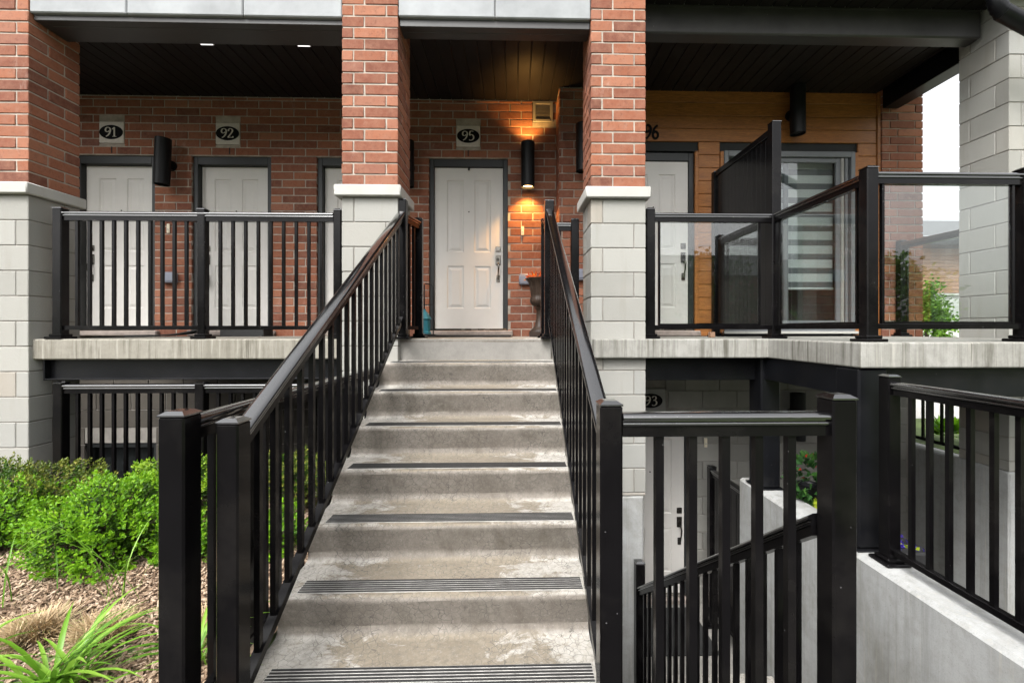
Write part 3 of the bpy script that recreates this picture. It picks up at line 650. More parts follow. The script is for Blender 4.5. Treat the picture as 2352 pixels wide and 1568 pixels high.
# ---- wall lamps
def wall_lamp(label, x, z0, z1, yw, lit=False, tilt=0.):
    t = thing('wall_lamp', label, 'wall lamp', (x, yw, (z0+z1)/2), 'cylinder wall lamps'); yc = yw-.145; r = .08
    prof = [(r-.006, z0+.05), (r-.006, z0), (r, z0), (r, z1), (r-.006, z1), (r-.006, z1-.05)]
    MB().lathe(prof, (x, yc, 0), 28).build('cylinder', 'lampblack', t, 40)
    MB().cbox(x-.032, x+.032, yc+r-.006, yw-.006, (z0+z1)/2-.05, (z0+z1)/2+.05, .004).build('bracket', 'lampblack', t)
    MB().tube([(x, yw-.014, (z0+z1)/2), (x, yw-.001, (z0+z1)/2)], .06, 20).build('wall_plate', 'lampblack', t)
    for e, zz in (('lower_lens', z0+.035), ('upper_lens', z1-.035)):
        MB().tube([(x, yc, zz-.004), (x, yc, zz+.004)], r-.007, 20).build(e, 'lamp_on' if lit else 'dark', t)
    if lit:
        for s, zz in ((-1, z0+.025), (1, z1-.025)):
            l = bpy.data.lights.new('lamp_bulb', 'SPOT'); l.energy = 36 if s < 0 else 15; l.color = (1, .50, .12); l.spot_size = R(112); l.spot_blend = .6; l.shadow_soft_size = .03
            lo = bpy.data.objects.new('lamp_bulb', l); COL.objects.link(lo); lo.parent = t; lo.location = Vector((x, yc, zz))-wl(t); lo.rotation_euler = (0 if s < 0 else math.pi, 0, 0)
    if tilt: t.rotation_euler = (0, tilt, 0)
wall_lamp('lit black cylinder lamp glowing orange up and down right of door 95', .178, 1.77, 2.306, Y_BACK, True)
wall_lamp('unlit black cylinder lamp on the brick between doors 91 and 92', -4.09, 1.77, 2.306, Y_BACK, tilt=R(2))
wall_lamp('unlit black cylinder lamp half hidden by the column left of door 95', -1.25, 1.77, 2.306, Y_BACK)
wall_lamp('unlit black cylinder lamp on the wooden wall above the patio door', 3.28, 2.33, 2.875, YW)
wall_lamp('unlit black lamp sliver on the brick pier left of the column with the 96', .79, 1.86, 2.39, 5.03)
wall_lamp('unlit black cylinder lamp on the basement wall under the glass balcony', 3.28, -1.19, -.65, YW)
def doorbell(x, z, y, label):
    t = thing('doorbell', label, 'doorbell', (x, y, z)); MB().cbox(x-.018, x+.018, y-.014, y-.0015, z-.055, z+.055, .004).build('housing', 'bell', t); MB().tube([(x, y-.018, z-.012), (x, y-.013, z-.012)], .008, 10).build('button', 'sill', t)
def outlet(x, z, y, label):
    t = thing('outlet_cover', label, 'outlet', (x, y, z)); MB().cbox(x-.085, x+.085, y-.06, y-.0015, z-.075, z+.055, .012).build('cover', 'outlet', t, 40); MB().cbox(x-.07, x+.07, y-.067, y-.0605, z-.05, z+.03, .003).build('lid', 'outlet', t)
doorbell(-4.13, 1.29, Y_BACK, 'small cream doorbell on the brick between doors 91 and 92')
doorbell(.118, 1.285, Y_BACK, 'small cream doorbell on the brick below the lit lamp')
doorbell(2.27, -1.25, YW, 'small doorbell on the basement wall right of the door below the 93')
outlet(-4.10, .71, Y_BACK, 'grey outlet cover on the brick between doors 91 and 92')
outlet(.16, .70, Y_BACK, 'grey outlet cover on the brick behind the bronze urn')
outlet(.80, .72, 5.03, 'grey outlet cover on the brick pier beside the right column')
vt = thing('wall_vent', 'grey louvred vent high on the brick above the lit lamp', 'vent', (.37, Y_BACK, 2.62))
f = MB(); x0, x1, z0, z1 = .245, .492, 2.62, 2.87; f.cbox(x0, x0+.035, Y_BACK-.012, Y_BACK+.03, z0, z1, .003); f.cbox(x1-.035, x1, Y_BACK-.012, Y_BACK+.03, z0, z1, .003); f.cbox(x0+.035, x1-.035, Y_BACK-.012, Y_BACK+.03, z1-.035, z1, .003); f.cbox(x0+.035, x1-.035, Y_BACK-.018, Y_BACK+.03, z0, z0+.03, .003); f.build('vent_frame', 'vent', vt)
MB().box(x0+.03, x1-.03, Y_BACK+.032, Y_BACK+.04, z0+.02, z1-.02).build('backing', 'dark', vt)
for k in range(11):
    z = z0+.04+k*.0165; MB().add([(x0+.036, Y_BACK-.006, z), (x1-.036, Y_BACK-.006, z), (x1-.036, Y_BACK-.003, z+.010), (x0+.036, Y_BACK-.003, z+.010), (x0+.036, Y_BACK+.014, z+.004), (x1-.036, Y_BACK+.014, z+.004), (x1-.036, Y_BACK+.014, z+.014), (x0+.036, Y_BACK+.014, z+.014)], [(0, 1, 2, 3), (3, 2, 6, 7), (0, 4, 5, 1)]).build('slat', 'vent', vt)

# ---- porch slabs, steel beams and steel columns
sl_ = thing('porch_slab', 'stained concrete porch slab under the left railing', 'slab', (-2.7, 4.5, -.17))
MB().cbox(-4.03, -1.437, 3.722, 5.42, -.172, 0, .010).build('slab', 'slab', sl_)
cl = MB(); cl.prism([(-.985, 3.752), (.327, 3.752), (.327, 3.975), (.66, 3.975), (.66, 5.42), (-1.435, 5.42), (-1.435, 4.13), (-.985, 4.13)], -.185, -.003)
cl.single('stair_landing', 'floor', 'concrete landing in front of door 95 at the top of the stairs', 'landing')
b = MB(); b.prism([(.677, 3.622), (2.15, 3.622), (2.15, 2.64), (4.62, 2.64), (4.62, 5.42), (.677, 5.42)], -.16, 0)
o = b.single('balcony_slab', 'slab2', 'stained concrete balcony slab stepping forward under the glass railing', 'slab')
bv = o.modifiers.new('bevel', 'BEVEL'); bv.width = .010; bv.segments = 2; bv.limit_method = 'ANGLE'
def beam(label, b): b.single('steel_beam', 'blackmatt', label, 'beam')
beam('black steel channel under the left porch slab', MB().cbox(-3.93, -1.44, 3.80, 3.815, -.345, -.174, .003).cbox(-3.93, -1.44, 3.75, 3.80, -.345, -.333, .003).cbox(-3.94, -3.928, 3.75, 3.86, -.348, -.174, .002))
beam('black steel beam under the recessed part of the balcony slab', MB().cbox(1.136, 2.16, 3.80, 3.95, -.365, -.162, .004))
beam('black steel beam under the front edge of the balcony slab', MB().cbox(2.33, 4.6, 2.70, 2.86, -.35, -.162, .004))
beam('black steel beam along the underside left edge of the balcony slab', MB().cbox(2.17, 2.32, 2.87, 3.79, -.35, -.162, .004))
def steel_col(label, x0, x1, y0, y1):
    t = thing('steel_column', label, 'column', ((x0+x1)/2, (y0+y1)/2, Z_GR)); MB().cbox(x0, x1, y0, y1, Z_GR+.012, -.164, .012).build('shaft', 'blackmatt', t); MB().cbox(x0-.02, x1+.02, y0-.02, y1+.02, Z_GR+.001, Z_GR+.011, .002).build('base_plate', 'blackmatt', t)
steel_col('thick black steel column under the corner of the balcony slab', 2.155, 2.34, 2.66, 2.862)
steel_col('black steel column on the concrete wall behind the sunken stairs', 2.14, 2.31, 3.70, 3.90)
# retaining walls
MB().cbox(2.115, 2.36, -1.2, 4.03, Z_LOW, Z_GR, .022).single('retaining_wall', 'plaster', 'pale grey concrete retaining wall right of the sunken stairs', 'wall')
MB().cbox(4.75, 4.95, .2, 5.8, Z_LOW, Z_GR, .015).single('retaining_wall', 'plaster', 'far concrete retaining wall in front of the bright green plants', 'wall')
MB().cbox(-4.0, -1.13, 3.635, 3.84, Z_LOW, Z_GR+.045, .012).single('concrete_kerb', 'plaster', 'concrete kerb behind the shrubs carrying the lower left railing', 'kerb')
MB().cbox(.34, 2.11, 1.30, 1.45, Z_LOW, Z_GR, .012).single('retaining_wall', 'plaster', 'low concrete wall under the railing gate panel', 'wall')
# basement walls of block
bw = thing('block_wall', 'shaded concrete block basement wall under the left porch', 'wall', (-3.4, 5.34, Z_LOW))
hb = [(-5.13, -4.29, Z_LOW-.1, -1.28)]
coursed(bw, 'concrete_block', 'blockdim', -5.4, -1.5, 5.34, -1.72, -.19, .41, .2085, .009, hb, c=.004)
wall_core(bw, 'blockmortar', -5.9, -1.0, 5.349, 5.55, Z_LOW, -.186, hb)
dk = thing('basement_window', 'dark basement window below door 91 behind the lower railing', 'window', (-4.7, 5.4, -2.2))
MB().cbox(-5.13, -5.08, 5.37, 5.47, -2.2, -1.28, .004).cbox(-4.34, -4.29, 5.37, 5.47, -2.2, -1.28, .004).cbox(-5.08, -4.34, 5.37, 5.47, -1.34, -1.28, .004).build('window_frame', 'frame', dk)
MB().box(-5.085, -4.335, 5.42, 5.426, -2.2, -1.335).build('pane', 'pane', dk); MB().box(-5.13, -4.29, 5.5, 5.52, -3.1, -1.2).build('backing', 'dark', dk)
bw2 = thing('block_wall', 'pale concrete block basement wall around the door below the 93', 'wall', (2.9, YW, Z_LOW))
hb2 = [(1.16, 2.10, Z_LOW-.1, Z_LOW+HEAD), (1.44, 1.80, -.90, -.61)]
coursed(bw2, 'concrete_block', 'blockmid', .7, 4.7, YW, Z_LOW, -.166, .41, .2085, .009, hb2, c=.004, off=.1)
wall_core(bw2, 'blockmortar', .6, 4.74, YW+.009, YW+.25, Z_LOW, -.164, hb2)
MB().box(-1.5, .6, 5.35, 5.5, Z_LOW, -.19).single('block_wall', 'blockmortar', 'plain basement wall behind the underside of the stairs', 'wall')
MB().cbox(1.25, 2.05, 4.25, 4.98, Z_LOW+.003, Z_LOW+.02, .004).single('door_mat', 'rubber', 'black rubber mat on the floor outside the basement door', 'door mat')

# ---- main stairs
RISE, RUN, Y0S = .186, .2985, 3.75
SX0, SX1 = -1.058, .345
def stair_profile(nst, y0, z0, rise, run, sgn=1):
    pts = []; slope = .028; rn, rc = .022, .045
    def arc(cy, cz, r_, a0, a1, n):
        return [(cy+r_*math.cos(R(a0+(a1-a0)*i/n)), cz+r_*math.sin(R(a0+(a1-a0)*i/n))) for i in range(n+1)]
    pts.append((y0+.3, z0))
    for k in range(nst):
        yk, zk = y0-k*run, z0-k*rise
        pts.append((yk+rn+.004, zk)); pts += arc(yk+rn, zk-rn, rn, 90, 176, 5)
        yb = yk+slope; zb = zk-rise
        pts.append((yk+slope*.15, zk-rn-.012)); pts.append((yb-.003, zb+rc+.006))
        cy, cz = yb-rc, zb+rc; pts += arc(cy, cz, rc, -4, -90, 5); pts.append((yb-rc-.006, zb))
    yk, zk = y0-nst*run, z0-nst*rise
    pts += [(yk, zk), (yk, zk-.2), (y0-.15, z0-.42), (y0+.3, z0-.42)]
    return pts
st = thing('concrete_staircase', 'weathered concrete staircase climbing to door 95', 'stairs', (-.33, 2.5, Z_GR-.188))
poly = stair_profile(8, Y0S, 0, RISE, RUN); n = len(poly); b = MB(); NX = 26
import math as _m
for i in range(NX+1):
    x = SX0+(SX1-SX0)*i/NX
    for k, (y, z) in enumerate(poly):
        e = .0016*math.sin(7.3*x+k*.7)+.001*math.sin(19*x+k*1.9); b.v.append((x, y, z+e))
for i in range(NX):
    for k in range(n-1): b.f.append((i*n+k, i*n+k+1, (i+1)*n+k+1, (i+1)*n+k))
b.f.append(tuple(range(n))); b.f.append(tuple(range(NX*n, NX*n+n)))
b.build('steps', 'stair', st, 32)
for k in range(1, 8):
    y, z = Y0S-k*RUN, -k*RISE
    s_ = MB().box(-.978, .325, y+.034, y+.132, z+.0005, z+.0042).build('tread_strip', 'stripbase', st)
    for i in range(6): MB().box(-.975, .322, y+.036+i*.0166, y+.0450+i*.0166, z+.0038, z+.0068).build('rib', 'strip', s_)
# sunken stairs on the right
st2 = thing('sunken_staircase', 'concrete stairs going down beside the retaining wall to the basement door', 'stairs', (1.6, 2.8, Z_LOW))
for k in range(9):
    z = Z_GR-(k+1)*.2044
    if z > Z_LOW+.01: MB().cbox(1.10, 2.113, 1.46+k*.288, 1.46+(k+1)*.288+.02, Z_LOW, z, .012).build('step', 'stair', st2)

# ---- railings
RP = [(-.021, -.0785), (-.021, -.043), (.021, -.043), (.021, -.0785)]
RC = [(-.021, -.0425), (-.027, -.041), (-.0285, -.036), (-.026, -.031), (-.021, -.029), (-.021, -.025), (-.033, -.022), (-.0345, -.016), (-.032, -.010), (-.026, -.0045), (-.016, -.001), (0, 0), (.016, -.001), (.026, -.0045), (.032, -.010), (.0345, -.016), (.033, -.022), (.021, -.025), (.021, -.029), (.026, -.031), (.0285, -.036), (.027, -.041), (.021, -.0425)]
def post(t, x, y, z0, z1, w_=.076, base=True, plate=True):
    h = w_/2; p = MB().cbox(x-h, x+h, y-h, y+h, z0+.002, z1-.016, .006).build('post', 'black', t)
    c = h+.0008; q = h-.024
    MB().add([(x-c, y-c, z1-.016), (x+c, y-c, z1-.016), (x+c, y+c, z1-.016), (x-c, y+c, z1-.016), (x-c, y-c, z1-.011), (x+c, y-c, z1-.011), (x+c, y+c, z1-.011), (x-c, y+c, z1-.011), (x-q-.008, y-q-.008, z1), (x+q+.008, y-q-.008, z1), (x+q+.008, y+q+.008, z1), (x-q-.008, y+q+.008, z1)],
             [(0, 1, 5, 4), (1, 2, 6, 5), (2, 3, 7, 6), (3, 0, 4, 7), (4, 5, 9, 8), (5, 6, 10, 9), (6, 7, 11, 10), (7, 4, 8, 11), (8, 9, 10, 11), (0, 3, 2, 1)]).build('cap', 'wet', p)
    if base:
        MB().cbox(x-h-.034, x+h+.034, y-h-.034, y+h+.034, z0+.001, z0+.02, .005).cbox(x-h-.014, x+h+.014, y-h-.014, y+h+.014, z0+.0205, z0+.042, .005).build('base_cover', 'black', p)
    return p
def top_rail(t, p0, p1):
    o_ = MB().sweep(RP, p0, p1).build('top_rail', 'black', t); MB().sweep(RC, p0, p1).build('rail_cap', 'wet', o_, 50); return o_
def bottom_rail(t, p0, p1): return MB().sweep([(-.018, -.034), (-.018, -.003), (-.015, 0), (.015, 0), (.018, -.003), (.018, -.034)], p0, p1).build('bottom_rail', 'black', t)
def balusters(t, P0, P1, zt0, zt1, zb0, zb1, n, s=.0112, ts=None):
    P0, P1 = Vector(P0), Vector(P1); d = (P1-P0).normalized(); lat = Vector((d.y, -d.x))
    for t_ in (ts or [(i+1)/(n+1) for i in range(n)]):
        p = P0.lerp(P1, t_); za, zb = zb0+(zb1-zb0)*t_, zt0+(zt1-zt0)*t_; L = (P1-P0).length; st_ = (zt1-zt0)/L*s
        q = [p-lat*s-d*s, p+lat*s-d*s, p+lat*s+d*s, p-lat*s+d*s]; dz = [-st_, -st_, st_, st_]
        MB().add([(v.x, v.y, za+e) for v, e in zip(q, dz)]+[(v.x, v.y, zb+e) for v, e in zip(q, dz)], [(0, 3, 2, 1), (4, 5, 6, 7), (0, 1, 5, 4), (1, 2, 6, 5), (2, 3, 7, 6), (3, 0, 4, 7)]).build('baluster', 'black', t)
# left porch railing
yr = 3.79
t = thing('porch_railing', 'black baluster railing along the left porch slab in front of doors 91 and 92', 'railing', (-2.65, yr, 0))
for x, w_ in ((-3.835, .076), (-2.648, .066), (-1.502, .066)): post(t, x, yr, 0, 1.117, w_)
top_rail(t, (-3.80, yr, 1.080), (-1.54, yr, 1.080)); bottom_rail(t, (-3.797, yr, .112), (-1.54, yr, .112))
balusters(t, (-3.797, yr), (-2.686, yr), 1.006, 1.006, .108, .108, 10); balusters(t, (-2.61, yr), (-1.54, yr), 1.006, 1.006, .108, .108, 9)
# lower left railing, under the slab
yr = 3.735
t = thing('court_railing', 'black railing under the left porch slab, behind the shrubs', 'railing', (-2.5, yr, Z_GR))
for x in (-3.775, -2.62, -1.24): post(t, x, yr, Z_GR+.046, -.352 if x < -3 else -.36)
top_rail(t, (-3.74, yr, -.374), (-1.27, yr, -.374)); bottom_rail(t, (-3.74, yr, -1.165), (-1.27, yr, -1.165))
balusters(t, (-3.737, yr), (-2.658, yr), -.45, -.45, -1.17, -1.17, 10); balusters(t, (-2.582, yr), (-1.278, yr), -.45, -.45, -1.17, -1.17, 12)
# railing along the left of the stairs at ground level
t = thing('garden_railing', 'black level railing left of the staircase ending in the nearest left post', 'railing', (-1.08, 2.5, Z_GR))
post(t, -1.079, 1.44, Z_GR, -.182, .083); post(t, -1.079, 3.60, Z_GR, -.182, .076)
top_rail(t, (-1.079, 1.48, -.209), (-1.079, 3.565, -.209)); bottom_rail(t, (-1.079, 1.48, -1.17), (-1.079, 3.565, -1.17))
balusters(t, (-1.079, 1.482), (-1.079, 3.562), -.285, -.285, -1.175, -1.175, 18)
# stair railings
SLP = RISE/RUN
def stair_rail(label, x, yn, zn, zr0, yr0, ytop, xtop):
    t = thing('stair_railing', label, 'railing', (x, 2.6, Z_GR))
    post(t, x, yn, -1.40, zn, .075, base=False)
    post(t, xtop, ytop, 0, 1.195, .080)
    za = lambda y: zr0+SLP*(y-yr0)
    y0, y1 = yn+.037, ytop-.04
    top_rail(t, (x, y0, za(y0)), (xtop, y1, za(y1))); MB().sweep([(-.018, -.04), (-.018, 0), (.018, 0), (.018, -.04)], (x, y0, za(y0)-.930), (xtop, y1, za(y1)-.890)).build('bottom_rail', 'black', t)
    balusters(t, (x, y0), (xtop, y1), za(y0)-.083, za(y1)-.083, za(y0)-.94, za(y1)-.90, 19)
    return t
stair_rail('black sloping stair railing on the left side of the staircase', -.958, 1.518, -.222, -.244, 1.583, 3.745, -.945)
tr = stair_rail('black sloping stair railing on the right side of the staircase', .324, 1.458, -.157, -.215, 1.583, 3.745, .312)
# short landing returns
t = thing('landing_railing', 'short black railing on the left of the landing, left of door 95', 'railing', (-.9, 3.95, 0))
post(t, -.872, 4.07, 0, 1.117, .07); top_rail(t, (-.937, 3.786, 1.08), (-.876, 4.035, 1.08)); bottom_rail(t, (-.937, 3.786, .112), (-.876, 4.035, .112)); balusters(t, (-.937, 3.786), (-.876, 4.035), 1.005, 1.005, .108, .108, 2)
t = thing('landing_railing', 'short black railing between the stair top and the right column', 'railing', (.45, 4.0, 0))
post(t, .298, 4.07, 0, 1.117, .07); post(t, .578, 4.07, 0, 1.117, .076)
top_rail(t, (.310, 3.786, 1.08), (.300, 4.035, 1.08)); bottom_rail(t, (.310, 3.786, .112), (.300, 4.035, .112)); balusters(t, (.310, 3.786), (.300, 4.035), 1.005, 1.005, .108, .108, 2)
top_rail(t, (.334, 4.07, 1.08), (.54, 4.07, 1.08)); bottom_rail(t, (.334, 4.07, .112), (.54, 4.07, .112)); balusters(t, (.334, 4.07), (.54, 4.07), 1.005, 1.005, .108, .108, 1)
# gate-like panel, right foreground
t = thing('panel_railing', 'large black railing panel in the right foreground between two posts', 'railing', (.7, 1.44, Z_GR))
post(t, 1.093, 1.445, Z_GR, -.137, .083)
top_rail(t, (.362, 1.445, -.196), (1.051, 1.445, -.196)); bottom_rail(t, (.362, 1.445, -1.18), (1.051, 1.445, -1.18))
balusters(t, (.362, 1.445), (1.051, 1.445), -.272, -.272, -1.185, -1.185, 5, .0135, ts=[.182, .344, .505, .667, .828])
# handrail of the sunken stairs
t = thing('stair_railing', 'black railing descending beside the sunken stairs to the basement door', 'railing', (1.06, 2.5, Z_LOW))
sl2 = -.7097; zt = lambda y: -.531+sl2*(y-1.45)
post(t, 1.06, 3.62, Z_LOW+.1, -1.85); top_rail(t, (1.06, 1.49, zt(1.49)), (1.06, 3.583, zt(3.583))); bottom_rail(t, (1.06, 1.49, zt(1.49)-.86), (1.06, 3.583, zt(3.583)-.86))
balusters(t, (1.06, 1.49), (1.06, 3.583), zt(1.49)-.08, zt(3.583)-.08, zt(1.49)-.865, zt(3.583)-.865, 18)
# divider railing in the court
t = thing('court_railing', 'dark slatted divider at the far end of the concrete wall below the balcony', 'railing', (2.18, 4.4, Z_LOW))
post(t, 2.17, 4.70, Z_LOW, -1.40); top_rail(t, (2.17, 4.66, -1.43), (2.17, 4.035, -1.43)); bottom_rail(t, (2.17, 4.66, -2.9), (2.17, 4.035, -2.9))
for k in range(6): piece('slat', 'black', t, 2.16, 2.18, 4.06+k*.1, 4.158+k*.1, -2.9, -1.49, .004, 0)
# railing on the right retaining wall
t = thing('wall_railing', 'black baluster railing on top of the right retaining wall', 'railing', (2.235, 1.8, Z_GR))
post(t, 2.235, 2.53, Z_GR, -.185); top_rail(t, (2.235, 2.49, -.225), (2.235, .3, -.225)); bottom_rail(t, (2.235, 2.49, -1.205), (2.235, .3, -1.205)); balusters(t, (2.235, 2.49), (2.235, .3), -.30, -.30, -1.21, -1.21, 20)
post(t, 2.235, .26, Z_GR, -.185)
# railing on the far retaining wall
t = thing('wall_railing', 'small black railing on the far retaining wall in front of the green plants', 'railing', (4.85, 4.8, Z_GR))
post(t, 4.85, 5.30, Z_GR, -.19); post(t, 4.85, 4.2, Z_GR, -.19); top_rail(t, (4.85, 5.26, -.225), (4.85, 4.24, -.225)); bottom_rail(t, (4.85, 5.26, -1.19), (4.85, 4.24, -1.19)); balusters(t, (4.85, 5.26), (4.85, 4.24), -.30, -.30, -1.195, -1.195, 8)
# glass guards
def glass_guard(label, p0, p1, posts, ends=(.05, .05)):
    t = thing('glass_railing', label, 'railing', ((p0[0]+p1[0])/2, (p0[1]+p1[1])/2, 0))
    for q in posts: post(t, *q)
    P0, P1 = Vector(p0), Vector(p1); d = (P1-P0).normalized(); a, b = P0+d*.038, P1-d*.038
    top_rail(t, (a.x, a.y, 1.094), (b.x, b.y, 1.094)); bottom_rail(t, (a.x, a.y, .117), (b.x, b.y, .117))
    g0, g1 = a+d*ends[0], b-d*ends[1]; lat = Vector((d.y, -d.x))
    for q in (g0, g1):
        MB().add([(q+lat*u*.012+d*v*.008).to_tuple()+(z,) for z in (.117, 1.015) for u, v in ((-1, -1), (1, -1), (1, 1), (-1, 1))], [(0, 3, 2, 1), (4, 5, 6, 7), (0, 1, 5, 4), (1, 2, 6, 5), (2, 3, 7, 6), (3, 0, 4, 7)]).build('glazing_bar', 'black', t)
    h0, h1 = g0+d*.012, g1-d*.012
    MB().add([(q+lat*u*.003).to_tuple()+(z,) for z in (.128, 1.018) for q in (h0, h1) for u in (-1, 1)], [(0, 1, 3, 2), (4, 6, 7, 5), (0, 2, 6, 4), (1, 5, 7, 3), (0, 4, 5, 1), (2, 3, 7, 6)]).build('glass_pane', 'glass', t)
    MB().sweep([(-.010, 0), (-.010, .014), (.010, .014), (.010, 0)], (h0.x, h0.y, .117), (h1.x, h1.y, .117)).build('glazing_channel', 'black', t)
    return t
YG, XG, YN = 3.77, 2.297, 2.757
glass_guard('glass panel railing in front of door 96', (1.193, YG), (XG, YG), [(1.193, YG, 0, 1.137)], (.045, .10))
glass_guard('glass panel railing running forward from the tall post to the corner post', (XG, YG), (XG, YN), [(XG, YN, 0, 1.130)], (.05, .05))
glass_guard('glass panel railing along the balcony front at the right edge', (XG, YN), (3.33, YN), [(3.33, YN, 0, 1.130)], (.05, .045))
glass_guard('glass panel railing continuing the balcony front beyond the right edge', (3.33, YN), (4.50, YN), [(4.50, YN, 0, 1.130)])
glass_guard('glass panel railing on the far right side of the balcony beside the white block column', (4.52, 4.11), (4.52, 4.97), [(4.55, 4.99, 0, 1.13)], (.05, .05))
# privacy screen
t = thing('privacy_screen', 'tall black slatted privacy screen between door 96 and the patio door', 'screen', (XG, 4.3, 0))
post(t, XG, YG, 0, 1.905, .080); post(t, XG, 4.88, 0, 1.87, .070)
MB().cbox(XG-.022, XG+.022, YG+.04, 4.845, 1.80, 1.86, .004).build('top_rail', 'black', t); MB().cbox(XG-.022, XG+.022, YG+.04, 4.845, .08, .12, .004).build('bottom_rail', 'black', t)
k = 0; y = YG+.042
while y < 4.83:
    e = min(y+.076, 4.843); piece('slat', 'black', t, XG-.008, XG+.008, y+.0006, e-.0006, .121, 1.799, .0008, 0); y += .076

# ---- things on the porch
def mat_(x0, x1, y0, y1, label): MB().cbox(x0, x1, y0, y1, .003, .018, .006).single('door_mat', 'rubber', label, 'door mat')
mat_(-1.0, -.02, 4.72, 5.22, 'flat black door mat in front of door 95')
b = MB(); N_ = 26; prof_ = []
for i in range(N_+1):
    u = i/N_; x = -4.35+u*1.55; prof_.append((x, .004+.10*(1/(1+math.exp(-(x+3.62)*9)))*(1 if x < -2.95 else .95)))
for i, (x, z) in enumerate(prof_): b.v += [(x, 4.98, z), (x, 5.20, z), (x, 4.98, z+.014), (x, 5.20, z+.014)]
for i in range(N_):
    a = i*4; b.f += [(a, a+4, a+5, a+1), (a+2, a+3, a+7, a+6), (a, a+2, a+6, a+4), (a+1, a+5, a+7, a+3)]
b.f += [(0, 1, 3, 2), (N_*4, N_*4+2, N_*4+3, N_*4+1)]
b.box(-3.30, -2.82, 4.99, 5.19, .004, .10); b.single('door_mat', 'rubber', 'black mat curling up in front of door 92', 'door mat')
ub = thing('garden_urn', 'bronze pedestal urn planted with orange leaves right of door 95', 'urn', (.31, 5.0, 0))
MB().box(.19, .43, 4.88, 5.12, .0, .055).build('plinth', 'urn', ub)
MB().lathe([(.115, .056), (.11, .075), (.085, .09), (.06, .12), (.042, .2), (.036, .28), (.045, .315), (.065, .325), (.05, .335)], (.31, 5.0, 0), 24).build('stem', 'urn', ub, 50)
MB().lathe([(.03, .335), (.07, .345), (.10, .375), (.112, .41), (.105, .44), (.094, .455), (.10, .48), (.112, .56), (.128, .62), (.16, .655), (.165, .665), (.15, .67), (.12, .64)], (.31, 5.0, 0), 64, .035, 18).build('bowl', 'urn', ub, 60)
def leaf(b, p, d, up, L, W_):
    d = d.normalized(); s = d.cross(up); s = s.normalized() if s.length > 1e-4 else Vector((1, 0, 0)); n_ = s.cross(d)
    b.add([p, p+d*L*.5+s*W_*.5-n_*W_*.12, p+d*L, p+d*L*.5-s*W_*.5-n_*W_*.12], [(0, 1, 2), (0, 2, 3)])
def rv(): 
    while True:
        v = Vector((rnd.uniform(-1, 1), rnd.uniform(-1, 1), rnd.uniform(-1, 1)))
        if .01 < v.length < 1: return v.normalized()
b = MB()
for i in range(130):
    a = rnd.uniform(0, 6.28); r_ = .13*math.sqrt(rnd.random()); d = (rv()+Vector((math.cos(a), math.sin(a), .6))).normalized(); leaf(b, Vector((.31+r_*math.cos(a), 5+r_*math.sin(a), .655+rnd.uniform(0, .05))), d, rv(), rnd.uniform(.04, .08), .022)
b.build('orange_plant', 'petal_orange', ub, raw=True)
tl = thing('garden_lantern', 'teal lantern with a black wire stand on the landing left of door 95', 'lantern', (-1.0, 4.95, 0))
MB().lathe([(.0, .03), (.075, .03), (.075, .05), (.066, .06), (.066, .19), (.08, .2), (.06, .235), (.03, .28), (.012, .29), (0, .295)], (-1.0, 4.95, 0), 8).build('body', 'teal', tl)
MB().tube([(-1.0, 4.95, .29), (-1.0, 4.95, .31)], .014, 8).build('finial', 'teal', tl)
MB().tube([(-.90, 4.95, 0), (-.90, 4.95, .56), (-.92, 4.95, .585), (-.99, 4.95, .60), (-1.0, 4.95, .58), (-1.0, 4.95, .30)], .007, 6).build('stand', 'blackmatt', tl); MB().tube([(-1.09, 4.95, .36), (-.90, 4.95, .36)], .006, 6).build('crossbar', 'blackmatt', tl); MB().cbox(-1.09, -.86, 4.87, 5.03, .001, .028, .004).build('foot', 'blackmatt', tl)
MB().cbox(1.93, 1.975, 4.2, 4.26, .002, .055, .004).single('wood_block', 'farwood', 'small wooden block on the balcony floor under the glass panel', 'block')

# ---- plants
def shrub(label, c, r, nspr, mat, L, spr=.075, per=11, seed=1, cat='shrub', lean=.6, wob=.16):
    global rnd
    keep = rnd; rnd = random.Random(seed); c = Vector(c)
    t = thing('shrub', label, cat, (c.x, c.y, bedz(c.x, c.y))); b = MB(); bi = MB(); tw = MB(); ph = [rnd.uniform(0, 6.28) for _ in range(6)]
    for i in range(nspr):
        n_ = rv(); 
        if n_.z < -.45: n_.z *= -.5; n_.normalize()
        k = 1+wob*(math.sin(3*n_.x*2+ph[0])*math.sin(2.5*n_.y*2+ph[1])+.6*math.sin(6*n_.z+ph[2]+4*n_.x))
        dep = rnd.random()**1.7*.45; k *= 1-dep
        p = c+Vector((n_.x*r[0]*k, n_.y*r[1]*k, n_.z*r[2]*k)); d = (n_+Vector((0, 0, lean))+rv()*.45).normalized(); sl = spr*rnd.uniform(.6, 1.25)
        if p.z < bedz(p.x, p.y)+.01: continue
        st_ = p-d*sl*.5
        for q in range(per):
            f = q/(per-1); pp = st_+d*sl*f; a = q*2.4+i; s = d.cross(Vector((.3, .2, .9))).normalized(); u = d.cross(s)
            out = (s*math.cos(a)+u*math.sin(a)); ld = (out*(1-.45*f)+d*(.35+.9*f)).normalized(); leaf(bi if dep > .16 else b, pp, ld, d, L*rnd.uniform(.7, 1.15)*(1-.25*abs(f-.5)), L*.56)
        if i % 4 == 0: tw.tube([c+Vector((n_.x*r[0]*.15, n_.y*r[1]*.15, -r[2]*.7)), c+(p-c)*.6, st_+d*sl*.8], [.005, .003, .001], 4, False)
    b.build('foliage', mat, t, raw=True); bi.build('inner_foliage', 'leaf_inner_shade', t, raw=True); tw.build('twigs', 'bark', t, raw=True); rnd = keep; return t
